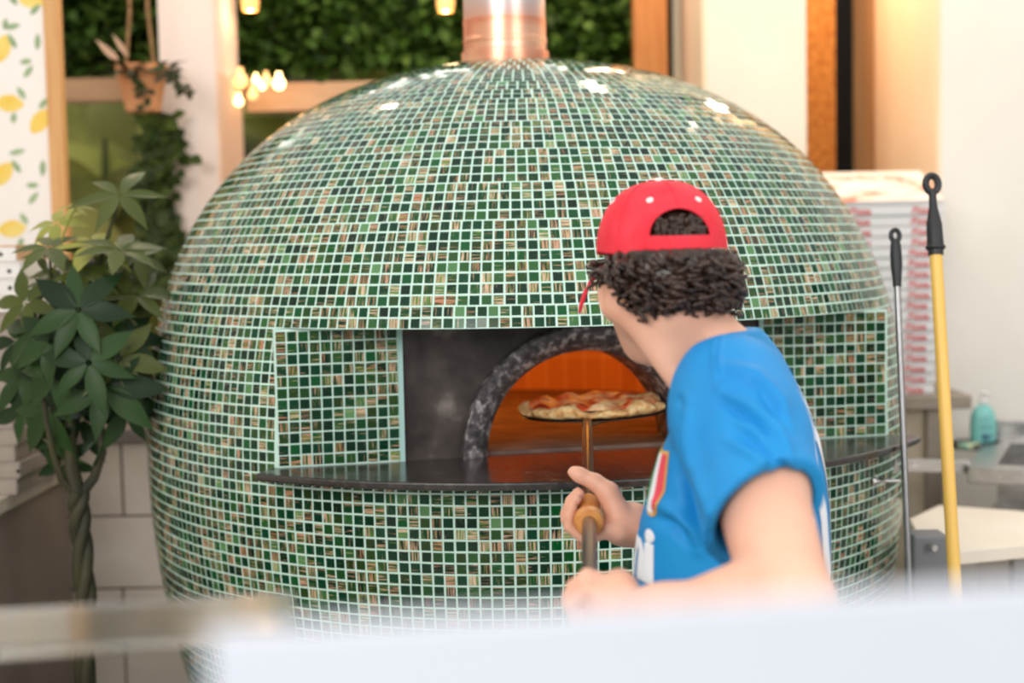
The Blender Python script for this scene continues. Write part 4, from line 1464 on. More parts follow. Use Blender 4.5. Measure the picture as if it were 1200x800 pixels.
# rim with basin opening
mb = MB()
rim = [(0, 0), (W_, 0), (W_, D_), (0, D_)]
inn = [(0.07, 0.05), (W_ - 0.05, 0.05), (W_ - 0.05, D_ - 0.09), (0.07, D_ - 0.09)]
v = [sp(a, b, zs_) for a, b in rim] + [sp(a, b, zs_) for a, b in inn] + [sp(a, b, zs_ - 0.17) for a, b in inn]
f = [(i, (i + 1) % 4, (i + 1) % 4 + 4, i + 4) for i in range(4)] + [(i + 4, (i + 1) % 4 + 4, (i + 1) % 4 + 8, i + 8) for i in range(4)] + [(8, 9, 10, 11)]
mb.add(v, f)
adopt(sk, mb.build('basin', M_STEEL))
mb = MB().prism([sp(0, 0, zs_), sp(W_, 0, zs_), sp(W_, 0, zs_ - 0.045), sp(0, 0, zs_ - 0.045)], yd * 0.004).prism([sp(0, 0, zs_), sp(0, D_, zs_), sp(0, D_, zs_ - 0.045), sp(0, 0, zs_ - 0.045)], xd * 0.004)
adopt(sk, mb.build('apron', M_STEEL, bevel=0.002))
mb = MB().prism([sp(0, D_, zs_ - 0.02), sp(W_, D_, zs_ - 0.02), sp(W_, D_, zs_ + 0.055), sp(0, D_, zs_ + 0.055)], yd * -0.012)
adopt(sk, mb.build('backsplash', M_STEEL, bevel=0.003))
mb = MB().prism([sp(0.02, 0.03, 0), sp(W_, 0.03, 0), sp(W_, D_ - 0.02, 0), sp(0.02, D_ - 0.02, 0)], (0, 0, zs_ - 0.19))
adopt(sk, mb.build('cabinet', nmat('grey_steel_panel', [(0.3, lin(176, 164, 152)), (0.7, lin(194, 184, 172))], 3, 0.45, 0.2)))
# horizontal steel rail joining the oven side
ra, rb2 = at(1064, 543, YS + 0.02), at(1137, 547, YS + 0.02)
rl = thing('steel_rail', 'flat steel rail between the oven and the sink, passing behind the brooms', 'rail', ra)
h_ = 0.034
mb = MB().prism([ra + Vector((-0.15, 0.0, -h_ / 2)), rb2 + Vector((0, 0, -h_ / 2)), rb2 + Vector((0, 0, h_ / 2)), ra + Vector((-0.15, 0, h_ / 2))], (0, 0.02, 0))
adopt(rl, mb.build('bar', M_STEEL, bevel=0.002))
adopt(rl, MB().tube([ra + Vector((0.015, 0.004, -0.004)), ra + Vector((0.015, -0.006, -0.004))], 0.005, 10).build('rivet', M_CHROME, smooth=True))

# soap bottle
YSB = 4.16
sbp = at(1152, 523, YSB)
zr_ = zs_ + 0.0
sb = thing('soap_bottle', 'turquoise hand soap bottle with a white pump on the corner of the sink', 'bottle', (sbp.x, YSB, sbp.z))
k = YSB / FPX
mb = MB()
prf = [(0.001, 0), (0.034, 0.0), (0.037, 0.006), (0.038, 0.05), (0.037, 0.085), (0.032, 0.105), (0.020, 0.120), (0.011, 0.126), (0.011, 0.130), (0.001, 0.130)]
fl_ = Matrix(((1, 0, 0), (0, 0.62, 0), (0, 0, 1)))
mb.lathe(prf, (sbp.x, YSB, sbp.z), 32, fl_)
adopt(sb, mb.build('bottle', mat('turquoise_plastic', lin(132, 204, 198), 0.3), smooth=True))
mb = MB().lathe([(0.013, 0.127), (0.013, 0.139), (0.005, 0.142), (0.005, 0.154), (0.011, 0.155), (0.011, 0.163), (0.001, 0.164)], (sbp.x, YSB, sbp.z), 20)
mb.tube([(sbp.x, YSB, sbp.z + 0.159), (sbp.x + 0.012, YSB - 0.03, sbp.z + 0.157)], [0.005, 0.0035], 10)
adopt(sb, mb.build('pump', mat('white_plastic', lin(240, 240, 238), 0.4), smooth=True))
bz = sbp.z
lbm = MB()
def on_bottle(u, z): return Vector((sbp.x + u, YSB - 0.62 * math.sqrt(max(0.0388 ** 2 - u * u, 0)), bz + z))
def strip(u0, u1, z0, z1):
    n_ = 6
    v = [on_bottle(u0 + (u1 - u0) * i / n_, z) for z in (z0, z1) for i in range(n_ + 1)]
    lbm.add(v, [(i, i + 1, n_ + 1 + i + 1, n_ + 1 + i) for i in range(n_)])
lbm.cur = 0
strip(-0.014, 0.020, 0.060, 0.063); strip(-0.014, 0.020, 0.054, 0.0565)
lbm.cur = 1
strip(0.004, 0.018, 0.030, 0.037); strip(-0.010, 0.002, 0.026, 0.040); strip(-0.006, 0.010, 0.022, 0.026)
lbm.cur = 2
for q in range(14):
    a0, a1 = 2 * PI * q / 16, 2 * PI * (q + 1) / 16
    v = [on_bottle(0.002 + rr * math.cos(a), 0.083 + rr * 0.9 * math.sin(a)) for a in (a0, a1) for rr in (0.0085, 0.0105)]
    lbm.add(v, [(0, 1, 3, 2)])
o = lbm.build('printed_label', [mat('print_teal', lin(90, 150, 160), 0.5), mat('print_blue', lin(30, 60, 120), 0.5), mat('print_pale', lin(90, 160, 170), 0.5)])
adopt(sb, o)
# small soap dish ledge under it that carries bottle and sponge
ds = thing('soap_tray', 'small dark oval tray under the soap bottle on the sink corner', 'tray', (sbp.x - 0.02, YSB, zs_))
mb = MB()
mb.lathe([(0.001, 0), (0.070, 0), (0.078, sbp.z - zs_ - 0.002), (0.074, sbp.z - zs_ - 0.0005), (0.001, sbp.z - zs_ - 0.001)], (0, 0, 0), 36)
tr = mb.build('dish', mat('dark_green_tray', lin(60, 74, 66), 0.4), smooth=True)
tr.parent = ds
spg = MB().box((-0.03, -0.02, 0), (0.03, 0.02, 0.018)).build('sponge', nmat('sponge_foam', [(0.4, lin(150, 196, 176)), (0.6, lin(224, 214, 160))], 20, 0.9, bump=0.3), bevel=0.006)
spg.location = (sbp.x - 0.055, YSB - 0.045, sbp.z)
spg.rotation_euler = (0, 0, 0.5)
spg.name = 'sponge'
tag(spg, 'small green and yellow sponge beside the soap bottle', 'sponge')

# white low table and grey box
zt_ = at(1100, 612, 3.4).z
wt = thing('prep_table', 'low table with a cream top at the right, behind the yellow broom', 'table', at(1130, 640, 3.1))
wt.location.z = 0
c = [at(1066, 612, 3.45), at(1100, 606, 3.62), at(1200, 632, 3.52), at(1300, 690, 3.2), at(1088, 664, 3.06)]
for q in c: q.z = zt_ - 0.03
adopt(wt, MB().prism([c[4], c[3], c[2], c[1], c[0]], (0, 0, 0.03)).build('top', nmat('cream_top', [(0.3, lin(238, 226, 208)), (0.7, lin(246, 236, 222))], 4, 0.4), bevel=0.002))
for q in (c[0], c[4], c[3], c[2]):
    ctr_ = (c[0] + c[1] + c[2] + c[3] + c[4]) / 5
    p = q.lerp(ctr_, 0.12)
    adopt(wt, MB().box((p.x - 0.02, p.y - 0.02, 0), (p.x + 0.02, p.y + 0.02, zt_ - 0.03)).build('leg', M_STEEL, bevel=0.002))
g0 = at(1070, 660, 2.88)
gb = thing('grey_junction_box', 'grey metal box with a bolt beside the foot of the oven at the right', 'box', (g0.x + 0.05, 2.88, 0))
zg = at(1070, 628, 2.88).z
adopt(gb, MB().box((g0.x, 2.88, 0), (at(1112, 640, 2.88).x, 2.95, zg)).build('body', nmat('grey_enamel', [(0.3, lin(110, 112, 118)), (0.7, lin(128, 130, 134))], 5, 0.5), bevel=0.006))
q = at(1089, 640, 2.878)
adopt(gb, MB().tube([q, q + Vector((0.006, -0.02, 0))], [0.008, 0.007], 10).build('bolt', M_CHROME, smooth=True))

# ------------------------------------------------------------------ foreground counter with glass top
f0, f1 = at(-40, 727, 1.12), at(1240, 649, 1.28)
zg_ = (f0.z + f1.z) / 2
f0.z = f1.z = zg_
dc = thing('display_counter', 'white counter screen across the bottom with a clear glass shelf at its left end', 'counter', (0.2, 0.8, 0))
gm = bpy.data.materials.new('clear_glass')
gm.use_nodes = True
b = gm.node_tree.nodes['Principled BSDF']
b.inputs['Base Color'].default_value = (0.97, 0.99, 0.98, 1)
b.inputs['Roughness'].default_value = 0.12
b.inputs['Transmission Weight'].default_value = 1.0
b.inputs['IOR'].default_value = 1.5
fd = (f1 - f0).normalized(); fn = Vector((-fd.y, fd.x, 0))
ex0, ex1 = f0 - fd * 0.3, f1 + fd * 0.3
ex1 = at(345, 712, 1.14); ex1 = f0 + fd * (ex1 - f0).dot(fd)
gl_ = MB().prism([ex0 - fn * 0.12, ex1 - fn * 0.12, ex1, ex0], (0, 0, 0.008)).build('glass_shelf', gm, bevel=0.001)
adopt(dc, gl_)
tag(gl_, 'clear glass shelf')
ca = at(240, 742, 0.50)
zt2 = ca.z
cb = at(1230, 683, 0.50 * (CAM_POS.z - ca.z) / (CAM_POS.z - at(1230, 683, 0.50).z))
wh = nmat('white_laminate', [(0.3, lin(200, 206, 217)), (0.7, lin(208, 213, 224))], 2, 0.5)
c2 = cb + (cb - ca).normalized() * 0.25
body = MB().prism([Vector((p_.x, p_.y, 0)) for p_ in (ca, c2, c2 + Vector((0.0, 0.009, 0)), ca + Vector((0.003, 0.009, 0)))], (0, 0, zt2))
adopt(dc, body.build('screen', wh, bevel=0.002))
for q_ in (0.03,):          # steel arms carrying the glass shelf
    a_ = ca.lerp(c2, q_); b_ = ex1 - fn * 0.06 - fd * 0.01
    adopt(dc, MB().tube([(a_.x, a_.y + 0.008, zg_ - 0.011), (b_.x, b_.y, zg_ - 0.011)], 0.010, 10).build('arm', M_CHROME, smooth=True))
# ------------------------------------------------------------------ the man with the peel
def npv(p): return np.array(p, float)


YTOR = 1.90
TA = 24.0
tf = Vector((-math.cos(math.radians(TA)), math.sin(math.radians(TA)), 0))      # torso facing
tl = Vector((tf.y * -1, tf.x, 0)) * 1.0                                          # his left (towards the camera)
tl = Vector((0, 0, 1)).cross(tf)
yaw = math.radians(10)                                                            # head turned left of straight away
hf0 = Vector((-math.sin(yaw), math.cos(yaw), 0))
hl = Vector((0, 0, 1)).cross(hf0)
hp = math.radians(14)                                                             # looking down
hf = hf0 * math.cos(hp) - Vector((0, 0, 1)) * math.sin(hp)
hu = hl.cross(hf) * -1
if hu.z < 0: hu = -hu
YHD = 1.92
hc = at(777, 306, YHD)


def H(f, l, u): return hc + hf * f + hl * l + hu * u


M_SKIN = nmat('skin', [(0.3, lin(222, 162, 134)), (0.7, lin(240, 190, 164))], 7, 0.5, detail=3)
M_SKIN.node_tree.nodes['Principled BSDF'].inputs['Subsurface Weight'].default_value = 0.12
M_SKIN.node_tree.nodes['Principled BSDF'].inputs['Subsurface Radius'].default_value = (0.012, 0.005, 0.003)
M_SHIRT = nmat('blue_jersey', [(0.3, lin(0, 130, 200)), (0.7, lin(8, 147, 214))], 6, 0.65, bump=0.05, bscale=140)

sl_ = at(862, 470, 1.735); sr_ = at(850, 472, 2.075)
el_ = at(928, 714, 1.44); wl_ = at(716, 728, 1.540)
er_ = at(868, 668, 2.12); wr_ = at(741, 614, 2.005)
pel = at(862, 790, YTOR)
foot_l = Vector((pel.x + 0.02, pel.y - 0.13, 0.0)); foot_r = Vector((pel.x - 0.10, pel.y + 0.14, 0.0))

# torso sections by photo row: (y, centre px, half fore-aft metres, half lateral metres)
kpx = YTOR / FPX
SEC = []
for (py, xl_, xr__, b_) in ((386, 842, 892, 0.060), (396, 836, 906, 0.090), (420, 822, 928, 0.128), (450, 800, 943, 0.160), (480, 784, 957, 0.182), (520, 770, 969, 0.188), (560, 759, 974, 0.185), (600, 749, 976, 0.178), (650, 743, 976, 0.172), (700, 742, 975, 0.170), (790, 744, 976, 0.172), (850, 748, 972, 0.172)):
    c = at((xl_ + xr__) / 2, py, YTOR)
    hw = (xr__ - xl_) / 2 * kpx
    s14, c14 = math.sin(math.radians(TA)), math.cos(math.radians(TA))
    a_ = math.sqrt(max(hw * hw - (b_ * s14) ** 2, (0.02) ** 2)) / c14
    SEC.append((c.z, c.x, c.y, a_, b_))
SEC = np.array(SEC[::-1])


def torso_sdf(shrink=0.0, ztop=None):
    def f(X, Y, Z):
        zc_ = np.clip(Z, SEC[0, 0], SEC[-1, 0])
        cx = np.interp(zc_, SEC[:, 0], SEC[:, 1]); cy = np.interp(zc_, SEC[:, 0], SEC[:, 2])
        a = np.interp(zc_, SEC[:, 0], SEC[:, 3]) - shrink; b = np.interp(zc_, SEC[:, 0], SEC[:, 4]) - shrink
        a, b = np.maximum(a, 0.012), np.maximum(b, 0.012)
        u = (X - cx) * tf.x + (Y - cy) * tf.y
        w = (X - cx) * tl.x + (Y - cy) * tl.y
        k0 = ((np.abs(u) / a) ** 2.3 + (np.abs(w) / b) ** 2.3) ** (1 / 2.3)
        d = (k0 - 1) * np.minimum(a, b)
        zt = SEC[-1, 0] - shrink
        return np.maximum(d, np.maximum(Z - zt, SEC[0, 0] + shrink - Z))
    return f


man = thing('person', 'man in a red cap and blue football shirt holding a pizza peel before the oven', 'person', (pel.x, pel.y, 0))

# ---- cap frame, needed to fit head and hair under it
cc_ = at(775, 294, YHD)
cap_a, cap_b, cap_h = 0.103, 0.0865, 0.094
cpz = math.radians(4)
cf = hf0 * math.cos(cpz) - Vector((0, 0, 1)) * math.sin(cpz)
cl_ = hl
cu2 = cf.cross(cl_)
if cu2.z < 0: cu2 = -cu2


def tuck(P, g):
    """keep everything above the cap's rim inside the cap"""
    q_ = P - npv(cc_)
    f_, l_, u_ = q_ @ npv(cf), q_ @ npv(cl_), q_ @ npv(cu2)
    k = np.sqrt((f_ / (cap_a - g)) ** 2 + (l_ / (cap_b - g)) ** 2 + (np.maximum(u_, 0) / (cap_h - g)) ** 2)
    w = np.clip((u_ + 0.006) / 0.008, 0, 1) * (np.abs(q_).max(1) < 0.2)
    s_ = np.where(k > 1, 1 + (1 / np.maximum(k, 1e-6) - 1) * w, 1.0)
    return npv(cc_) + npv(cf) * (f_ * s_)[:, None] + npv(cl_) * (l_ * s_)[:, None] + npv(cu2) * (np.where(u_ > 0, u_ * s_, u_))[:, None]


# ---- body: one continuous surface
lo = (-0.06, 1.30, -0.01); hi = (0.66, 2.34, 1.66)
V_ = Vol((min(el_.x, wl_.x) - 0.30, 1.30, 0.0), (0.62, 2.36, 1.66), 0.0031)
V_.lo[0] = -0.03
V_.n[0] = int(0.66 / V_.h); V_.d = np.full(V_.n, 0.08, np.float32)
v = V_
v.func(torso_sdf(0.018), 0.01)
nb0, nb1 = at(828, 424, 1.905), H(-0.035, 0, -0.075)
v.cone(nb0, nb1, 0.054, 0.050, 0.03)
v.cone(at(846, 462, 1.90), at(834, 420, 1.905), 0.055, 0.050, 0.04)
# neck muscle on the near side, turned head
v.cone(H(-0.02, 0.062, -0.06), at(800, 452, 1.84), 0.018, 0.016, 0.03)
# skull, face
ax3 = (hf, hl, hu)
v.ell(H(-0.008, 0, 0.022), (0.096, 0.076, 0.088), ax3, 0.02)
v.ell(H(0.030, 0, -0.045), (0.066, 0.062, 0.078), ax3, 0.03)
v.ell(H(0.052, 0, -0.098), (0.034, 0.036, 0.026), ax3, 0.03)
for s_ in (-1, 1):
    v.cone(H(-0.005, 0.060 * s_, -0.062), H(0.05, 0.026 * s_, -0.105), 0.020, 0.018, 0.03)       # jaw line
    v.ell(H(0.068, 0.032 * s_, -0.022), (0.020, 0.024, 0.018), ax3, 0.02)                          # cheek
    v.ell(H(0.084, 0.032 * s_, 0.004), (0.012, 0.017, 0.010), ax3, 0.012, 's')                     # eye socket
    v.ell(H(0.080, 0.031 * s_, 0.003), (0.011, 0.013, 0.009), ax3, 0.006)                          # lids
    v.cone(H(0.086, 0.014 * s_, 0.016), H(0.078, 0.046 * s_, 0.016), 0.007, 0.006, 0.01)           # brow
    v.ell(H(-0.006, 0.080 * s_, -0.044), (0.020, 0.011, 0.032), (hf, hl + hf * -0.35 * s_, hu), 0.01)   # ear
    v.ell(H(-0.003, 0.091 * s_, -0.044), (0.010, 0.005, 0.018), (hf, hl, hu), 0.004, 's')
    v.ell(H(-0.036, 0.086 * s_, -0.044), (0.014, 0.013, 0.034), (hf, hl, hu), 0.006, 's')
    v.ell(H(0.004, 0.070 * s_, -0.066), (0.009, 0.007, 0.010), (hf, hl, hu), 0.008)
v.cone(H(0.088, 0, 0.004), H(0.110, 0, -0.034), 0.008, 0.011, 0.012)
for s_ in (-1, 1): v.ell(H(0.100, 0.011 * s_, -0.036), (0.010, 0.008, 0.007), ax3, 0.008)
v.ell(H(0.088, 0, -0.062), (0.010, 0.022, 0.006), ax3, 0.008)
v.ell(H(0.086, 0, -0.072), (0.010, 0.019, 0.006), ax3, 0.008)
v.ell(H(0.097, 0, -0.067), (0.005, 0.020, 0.0014), ax3, 0.003, 's')
# arms
for S_, E_, W_2 in ((sl_, el_, wl_), (sr_, er_, wr_)):
    v.ell(S_, (0.062, 0.062, 0.065), None, 0.03)
    v.chain([S_, S_.lerp(E_, 0.45), E_], [0.056, 0.053, 0.045], 0.02)
    v.chain([E_, E_.lerp(W_2, 0.28), E_.lerp(W_2, 0.7), W_2], [0.044, 0.046, 0.034, 0.027], 0.02)
# legs inside trousers
for hx, ft in ((0.09, foot_l), (-0.09, foot_r)):
    hip = pel + tl * hx + Vector((0, 0, -0.03))
    kn = hip.lerp(ft + Vector((0, 0, 0.09)), 0.5) + tf * 0.02
    an = ft + Vector((0, 0, 0.09))
    v.chain([hip, kn, kn.lerp(an, 0.35), an], [0.082, 0.056, 0.055, 0.036], 0.03)
    v.cone(an + Vector((0, 0, -0.03)), ft + tf * 0.15 + Vector((0, 0, 0.035)), 0.036, 0.028, 0.02)

# ---- hands
PD = (pole_pt(2.0) - pole_pt(1.9)).normalized()          # pole axis, away from the camera
XR = Vector((0, 0, 1)).cross(PD).normalized() * -1         # to the right
ZR = XR.cross(PD)
if ZR.z < 0: ZR = -ZR
if XR.x < 0: XR = -XR


def hand(yc, wrist, rp, start, sgn, thumb_pts, plan):
    """fist round the pole at depth yc. finger paths turn from `start` degrees by sgn"""
    c0 = pole_pt(yc)
    def cp(ang, rad, off): return c0 + PD * off + XR * (rad * math.cos(math.radians(ang))) + ZR * (rad * math.sin(math.radians(ang)))
    kn = []
    # fingers: pinky nearest to the camera, index farthest
    for (off, fr, sweep, out) in plan:
        pts, rads = [], []
        steps = 7
        R_ = rp + fr
        pts.append(cp(start - sgn * 8, R_ + out + 0.014, off * 0.8)); rads.append(fr * 1.15)
        for i in range(steps):
            t = i / (steps - 1)
            a = start + sgn * sweep * t
            kk = R_ + (out if i == 0 else (0.004 if i in (2, 4) else 0.0005))
            pts.append(cp(a, kk, off)); rads.append(fr * (1.08 - 0.22 * t))
        kn.append(pts[0])
        v.chain(pts, rads, 0.0025)
    # palm and back of the hand
    ki, kp = kn[-1], kn[0]
    km = (ki + kp) / 2
    hd_ = (km - wrist)
    for i, k_ in enumerate(kn):
        v.cone(wrist.lerp(k_, 0.25), k_, 0.021 - 0.001 * abs(i - 1.5), 0.0125, 0.014)
    v.cone(wrist, wrist.lerp(km, 0.55), 0.026, 0.024, 0.02)
    v.chain([c0 + PD * p[2] + XR * p[0] + ZR * p[1] for p in thumb_pts], [p[3] for p in thumb_pts], 0.008)
    return cp


# right hand: fingers pass under the grip and curl up on its left, thumb lies over the top
hand(1.985, wr_, 0.0185, -38, -1, [(0.040, 0.000, 0.004, 0.019), (0.028, 0.026, 0.012, 0.0150), (0.010, 0.040, 0.018, 0.0115), (-0.012, 0.050, 0.022, 0.0102), (-0.021, 0.054, 0.024, 0.0085)],
     [(-0.030, 0.0082, 178, 0.004), (-0.012, 0.0092, 196, 0.005), (0.007, 0.0095, 205, 0.005), (0.026, 0.0090, 200, 0.004)])
# left hand: knuckles on top, fingers pass over the pole and down its far side
hand(1.568, wl_, 0.0100, 34, 1, [(0.036, -0.006, -0.018, 0.018), (0.022, -0.020, -0.026, 0.0145), (0.004, -0.028, -0.030, 0.0115), (-0.014, -0.026, -0.030, 0.0098)],
     [(0.030, 0.0082, 190, 0.004), (0.012, 0.0092, 205, 0.006), (-0.007, 0.0095, 210, 0.006), (-0.026, 0.0090, 200, 0.005)])
BV, BQ = v.mesh(2)
BV = tuck(BV, 0.019)
body = np_obj('body', BV, BQ, M_SKIN, man)
del V_, v
# eyes
for s_ in (-1, 1):
    e_ = MB().lathe([(0.001, -0.0095), (0.0067, -0.0067), (0.0095, 0), (0.0067, 0.0067), (0.001, 0.0095)], H(0.083, 0.031 * s_, 0.002), 20)
    adopt(man, e_.build('eye', mat('eye_white', lin(235, 232, 228), 0.2), smooth=True))

# ---- shirt
sv = Vol((0.08, 1.42, 0.88), (0.60, 2.30, 1.46), 0.0034)
sv.func(torso_sdf(0.0), 0.01)
sv.plane((0, 0, SEC[0, 0] + 0.07), (0, 0, -1))
hem = {}
for S_, E_, key in ((sl_, el_, 'l'), (sr_, er_, 'r')):
    d_ = (E_ - S_).normalized()
    Hm = S_ + d_ * ((E_ - S_).length * 0.585)
    sv.ell(S_ + Vector((0, 0, -0.005)), (0.070, 0.070, 0.072), None, 0.05)
    sv.chain([S_ - d_ * 0.02, S_ + d_ * 0.07, Hm + d_ * 0.05], [0.066, 0.071, 0.075], 0.035)
    hem[key] = (Hm, d_)
for key, (Hm, d_) in hem.items():
    # trim the sleeve at its hem only around the arm
    sl2, X, Y, Z = sv._sl(npv(Hm) - 0.16, npv(Hm) + 0.16)
    nn_ = (d_ + Vector((0.42, -0.1, 0.0)) * (1 if key == 'l' else 0.3)).normalized()
    pd = (X - Hm.x) * nn_.x + (Y - Hm.y) * nn_.y + (Z - Hm.z) * nn_.z
    tt = (X - Hm.x) * d_.x + (Y - Hm.y) * d_.y + (Z - Hm.z) * d_.z
    rad = np.sqrt(np.maximum((X - Hm.x) ** 2 + (Y - Hm.y) ** 2 + (Z - Hm.z) ** 2 - tt * tt, 0))
    tor = torso_sdf(0.0)(X, Y, Z)
    cut = np.maximum(-pd, np.maximum(rad - 0.13, 0.004 - tor))      # region to remove (negative inside)
    sv.d[sl2] = np.maximum(sv.d[sl2], -cut)
    # hollow of the sleeve
    sv.cone(Hm - d_ * 0.075, Hm + d_ * 0.08, 0.056, 0.062, 0.004, 's')
# neck opening
sv.cone(at(822, 446, 1.895), at(796, 366, 1.895), 0.062, 0.066, 0.004, 's')
SV, SQ = sv.mesh(3)
del sv
# folds: ridges and valleys along lines on the near side of the cloth
SN = vnormals(SV, SQ)
Rm = np.array(CAM_I)
q = (SV - npv(CAM_POS)) @ Rm.T
PX = 600 + FPX * q[:, 0] / -q[:, 2]; PY = 400 - FPX * q[:, 1] / -q[:, 2]
near = np.clip(((npv(CAM_POS) - SV) * SN).sum(1) / np.linalg.norm(npv(CAM_POS) - SV, axis=1) * 3, 0, 1) * (SV[:, 1] < 1.95)
disp = np.zeros(len(SV))


def fold(pts, w, amp):
    best = np.full(len(SV), 1e9); tb = np.zeros(len(SV))
    for i in range(len(pts) - 1):
        a, b = np.array(pts[i], float), np.array(pts[i + 1], float)
        ba = b - a
        t = np.clip(((PX - a[0]) * ba[0] + (PY - a[1]) * ba[1]) / (ba @ ba), 0, 1)
        dd = np.hypot(PX - a[0] - t * ba[0], PY - a[1] - t * ba[1])
        m = dd < best
        best[m] = dd[m]; tb[m] = ((i + t) / (len(pts) - 1))[m]
    fade = np.sin(np.pi * np.clip(tb, 0.06, 0.94)) ** 0.6
    disp[:] += 2.4 * amp * fade * np.exp(-(best / w) ** 2)


fold([(843, 458), (880, 478), (912, 508), (932, 545)], 6, 0.0050)
fold([(846, 470), (885, 496), (915, 530), (928, 562)], 5, -0.0045)
fold([(845, 428), (885, 440), (915, 470), (926, 520)], 7, 0.0045)
fold([(846, 440), (890, 455), (918, 492), (930, 530)], 5, -0.0035)
fold([(868, 496), (900, 515), (922, 540)], 6, 0.0045)
fold([(862, 504), (896, 526), (918, 548)], 5, -0.0040)
fold([(850, 515), (884, 536), (908, 550)], 5, 0.0030)
fold([(796, 470), (792, 510), (800, 555), (815, 600), (828, 626)], 7, -0.0060)
fold([(806, 470), (806, 515), (816, 560), (828, 600)], 8, 0.0040)
fold([(772, 590), (795, 600), (815, 620), (820, 645)], 8, 0.0050)
fold([(768, 606), (790, 616), (806, 636)], 6, -0.0040)
fold([(838, 392), (836, 420), (838, 448)], 2.2, 0.0022)
fold([(846, 390), (843, 420), (846, 446)], 2.2, 0.0022)
fold([(838, 452), (865, 452), (895, 462)], 3, 0.0022)
SV = SV + SN * (disp * near)[:, None]
shirt = np_obj('shirt', SV, SQ, M_SHIRT, man)
bvh = BVHTree.FromPolygons([Vector(p) for p in SV], [tuple(int(i) for i in f_) for f_ in SQ])


def decal(bm, o, u_, v_, n_, m, name, off=0.0012, cuts=3):
    """wrap flat 2D geometry (XY in metres) onto the cloth: origin o, axes u_, v_, projected along -n_"""
    bmesh.ops.triangulate(bm, faces=bm.faces[:])
    for _ in range(cuts):
        long = [e for e in bm.edges if e.calc_length() > 0.006]
        if not long: break
        bmesh.ops.subdivide_edges(bm, edges=long, cuts=1)
        bmesh.ops.triangulate(bm, faces=bm.faces[:])
    dead = []
    for x in bm.verts:
        p = o + u_ * x.co.x + v_ * x.co.y
        hit = bvh.ray_cast(p + n_ * 0.2, -n_, 0.5)
        if hit[0] is None: dead.append(x)
        else: x.co = hit[0] + hit[1] * (off if hit[1].dot(n_) > 0 else -off)
    bmesh.ops.delete(bm, geom=dead, context='VERTS')
    me = bpy.data.meshes.new(name)
    bm.to_mesh(me); bm.free()
    for mm in (m if isinstance(m, list) else [m]): me.materials.append(mm)
    ob = bpy.data.objects.new(name, me)
    C.objects.link(ob)
    me.transform(Matrix.Translation(-Vector(man.location)))
    ob.parent = shirt
    md = ob.modifiers.new('thick', 'SOLIDIFY'); md.thickness = 0.0006; md.offset = 0
    return ob


M_LET = mat('white_flock', lin(240, 242, 248), 0.7)
UPV = Vector((0, 0, 1))
# number and name across the back
bk = at(966, 560, YTOR + 0.03)
bn = -tf
bu = UPV.cross(bn)            # reading direction seen from behind
zc10 = at(966, 556, YTOR).z
midx = Vector((SEC[5, 1], SEC[5, 2], 0))
bo = Vector((at(862, 560, YTOR).x, YTOR, 0)) + bn * 0.12


def num_bm():
    bm = bmesh.new()
    def poly(pts):
        vs_ = [bm.verts.new((x, y, 0)) for x, y in pts]
        bm.faces.new(vs_)
    poly([(-0.085, -0.13), (-0.042, -0.13), (-0.042, 0.13), (-0.068, 0.13), (-0.088, 0.095), (-0.085, 0.08)])
    n_ = 40
    vo = [bm.verts.new((0.045 + 0.062 * math.cos(2 * PI * i / n_), 0.130 * math.sin(2 * PI * i / n_), 0)) for i in range(n_)]
    vi = [bm.verts.new((0.045 + 0.024 * math.cos(2 * PI * i / n_), 0.086 * math.sin(2 * PI * i / n_), 0)) for i in range(n_)]
    for i in range(n_): bm.faces.new((vo[i], vo[(i + 1) % n_], vi[(i + 1) % n_], vi[i]))
    return bm


# lettering axes follow the back
bo.z = at(966, 590, YTOR).z
decal(num_bm(), bo, bu, UPV, bn, M_LET, 'back_number', cuts=6)
bo2 = bo.copy(); bo2.z = at(950, 484, YTOR).z
tb_ = text_mesh('MARADONA', 0.058, offset=0.0016, space=0.95)
for x in tb_.verts: x.co.y *= 1.25; x.co.x *= 0.92
decal(tb_, bo2, bu, UPV, bn, M_LET, 'back_name', cuts=5)
# crest on the left chest: shield of green, white and red with a gold rim
cn = (tl * 0.80 + tf * 0.60).normalized()
cu_ = UPV.cross(cn).normalized()
co = at(769, 563, 1.80)


def shield(x0, x1, sc=1.0):
    """outline of the shield between fractions x0..x1 of its width"""
    W2, T_, Bm = 0.030 * sc, 0.037 * sc, -0.040 * sc
    top, bot = [], []
    for i in range(9):
        x = -W2 + 2 * W2 * (x0 + (x1 - x0) * i / 8)
        top.append((x, T_ - 0.004 * sc * (1 - abs(x) / W2)))
        bot.append((x, Bm + (abs(x) / W2) ** 2.2 * 0.034 * sc))
    return top + bot[::-1]


def poly_bm(pts):
    bm = bmesh.new()
    bm.faces.new([bm.verts.new((x, y, 0)) for x, y in pts])
    return bm


decal(poly_bm(shield(0, 1, 1.13)), co, cu_, UPV, cn, mat('crest_gold', lin(226, 178, 96), 0.6), 'crest_rim', 0.0012, 5)
decal(poly_bm(shield(0, 0.345)), co, cu_, UPV, cn, mat('crest_green', lin(70, 140, 96), 0.6), 'crest_green_stripe', 0.0022, 5)
decal(poly_bm(shield(0.345, 0.66)), co, cu_, UPV, cn, M_LET, 'crest_white_stripe', 0.0022, 5)
decal(poly_bm(shield(0.66, 1)), co, cu_, UPV, cn, mat('crest_red', lin(232, 74, 92), 0.6), 'crest_red_stripe', 0.0022, 5)
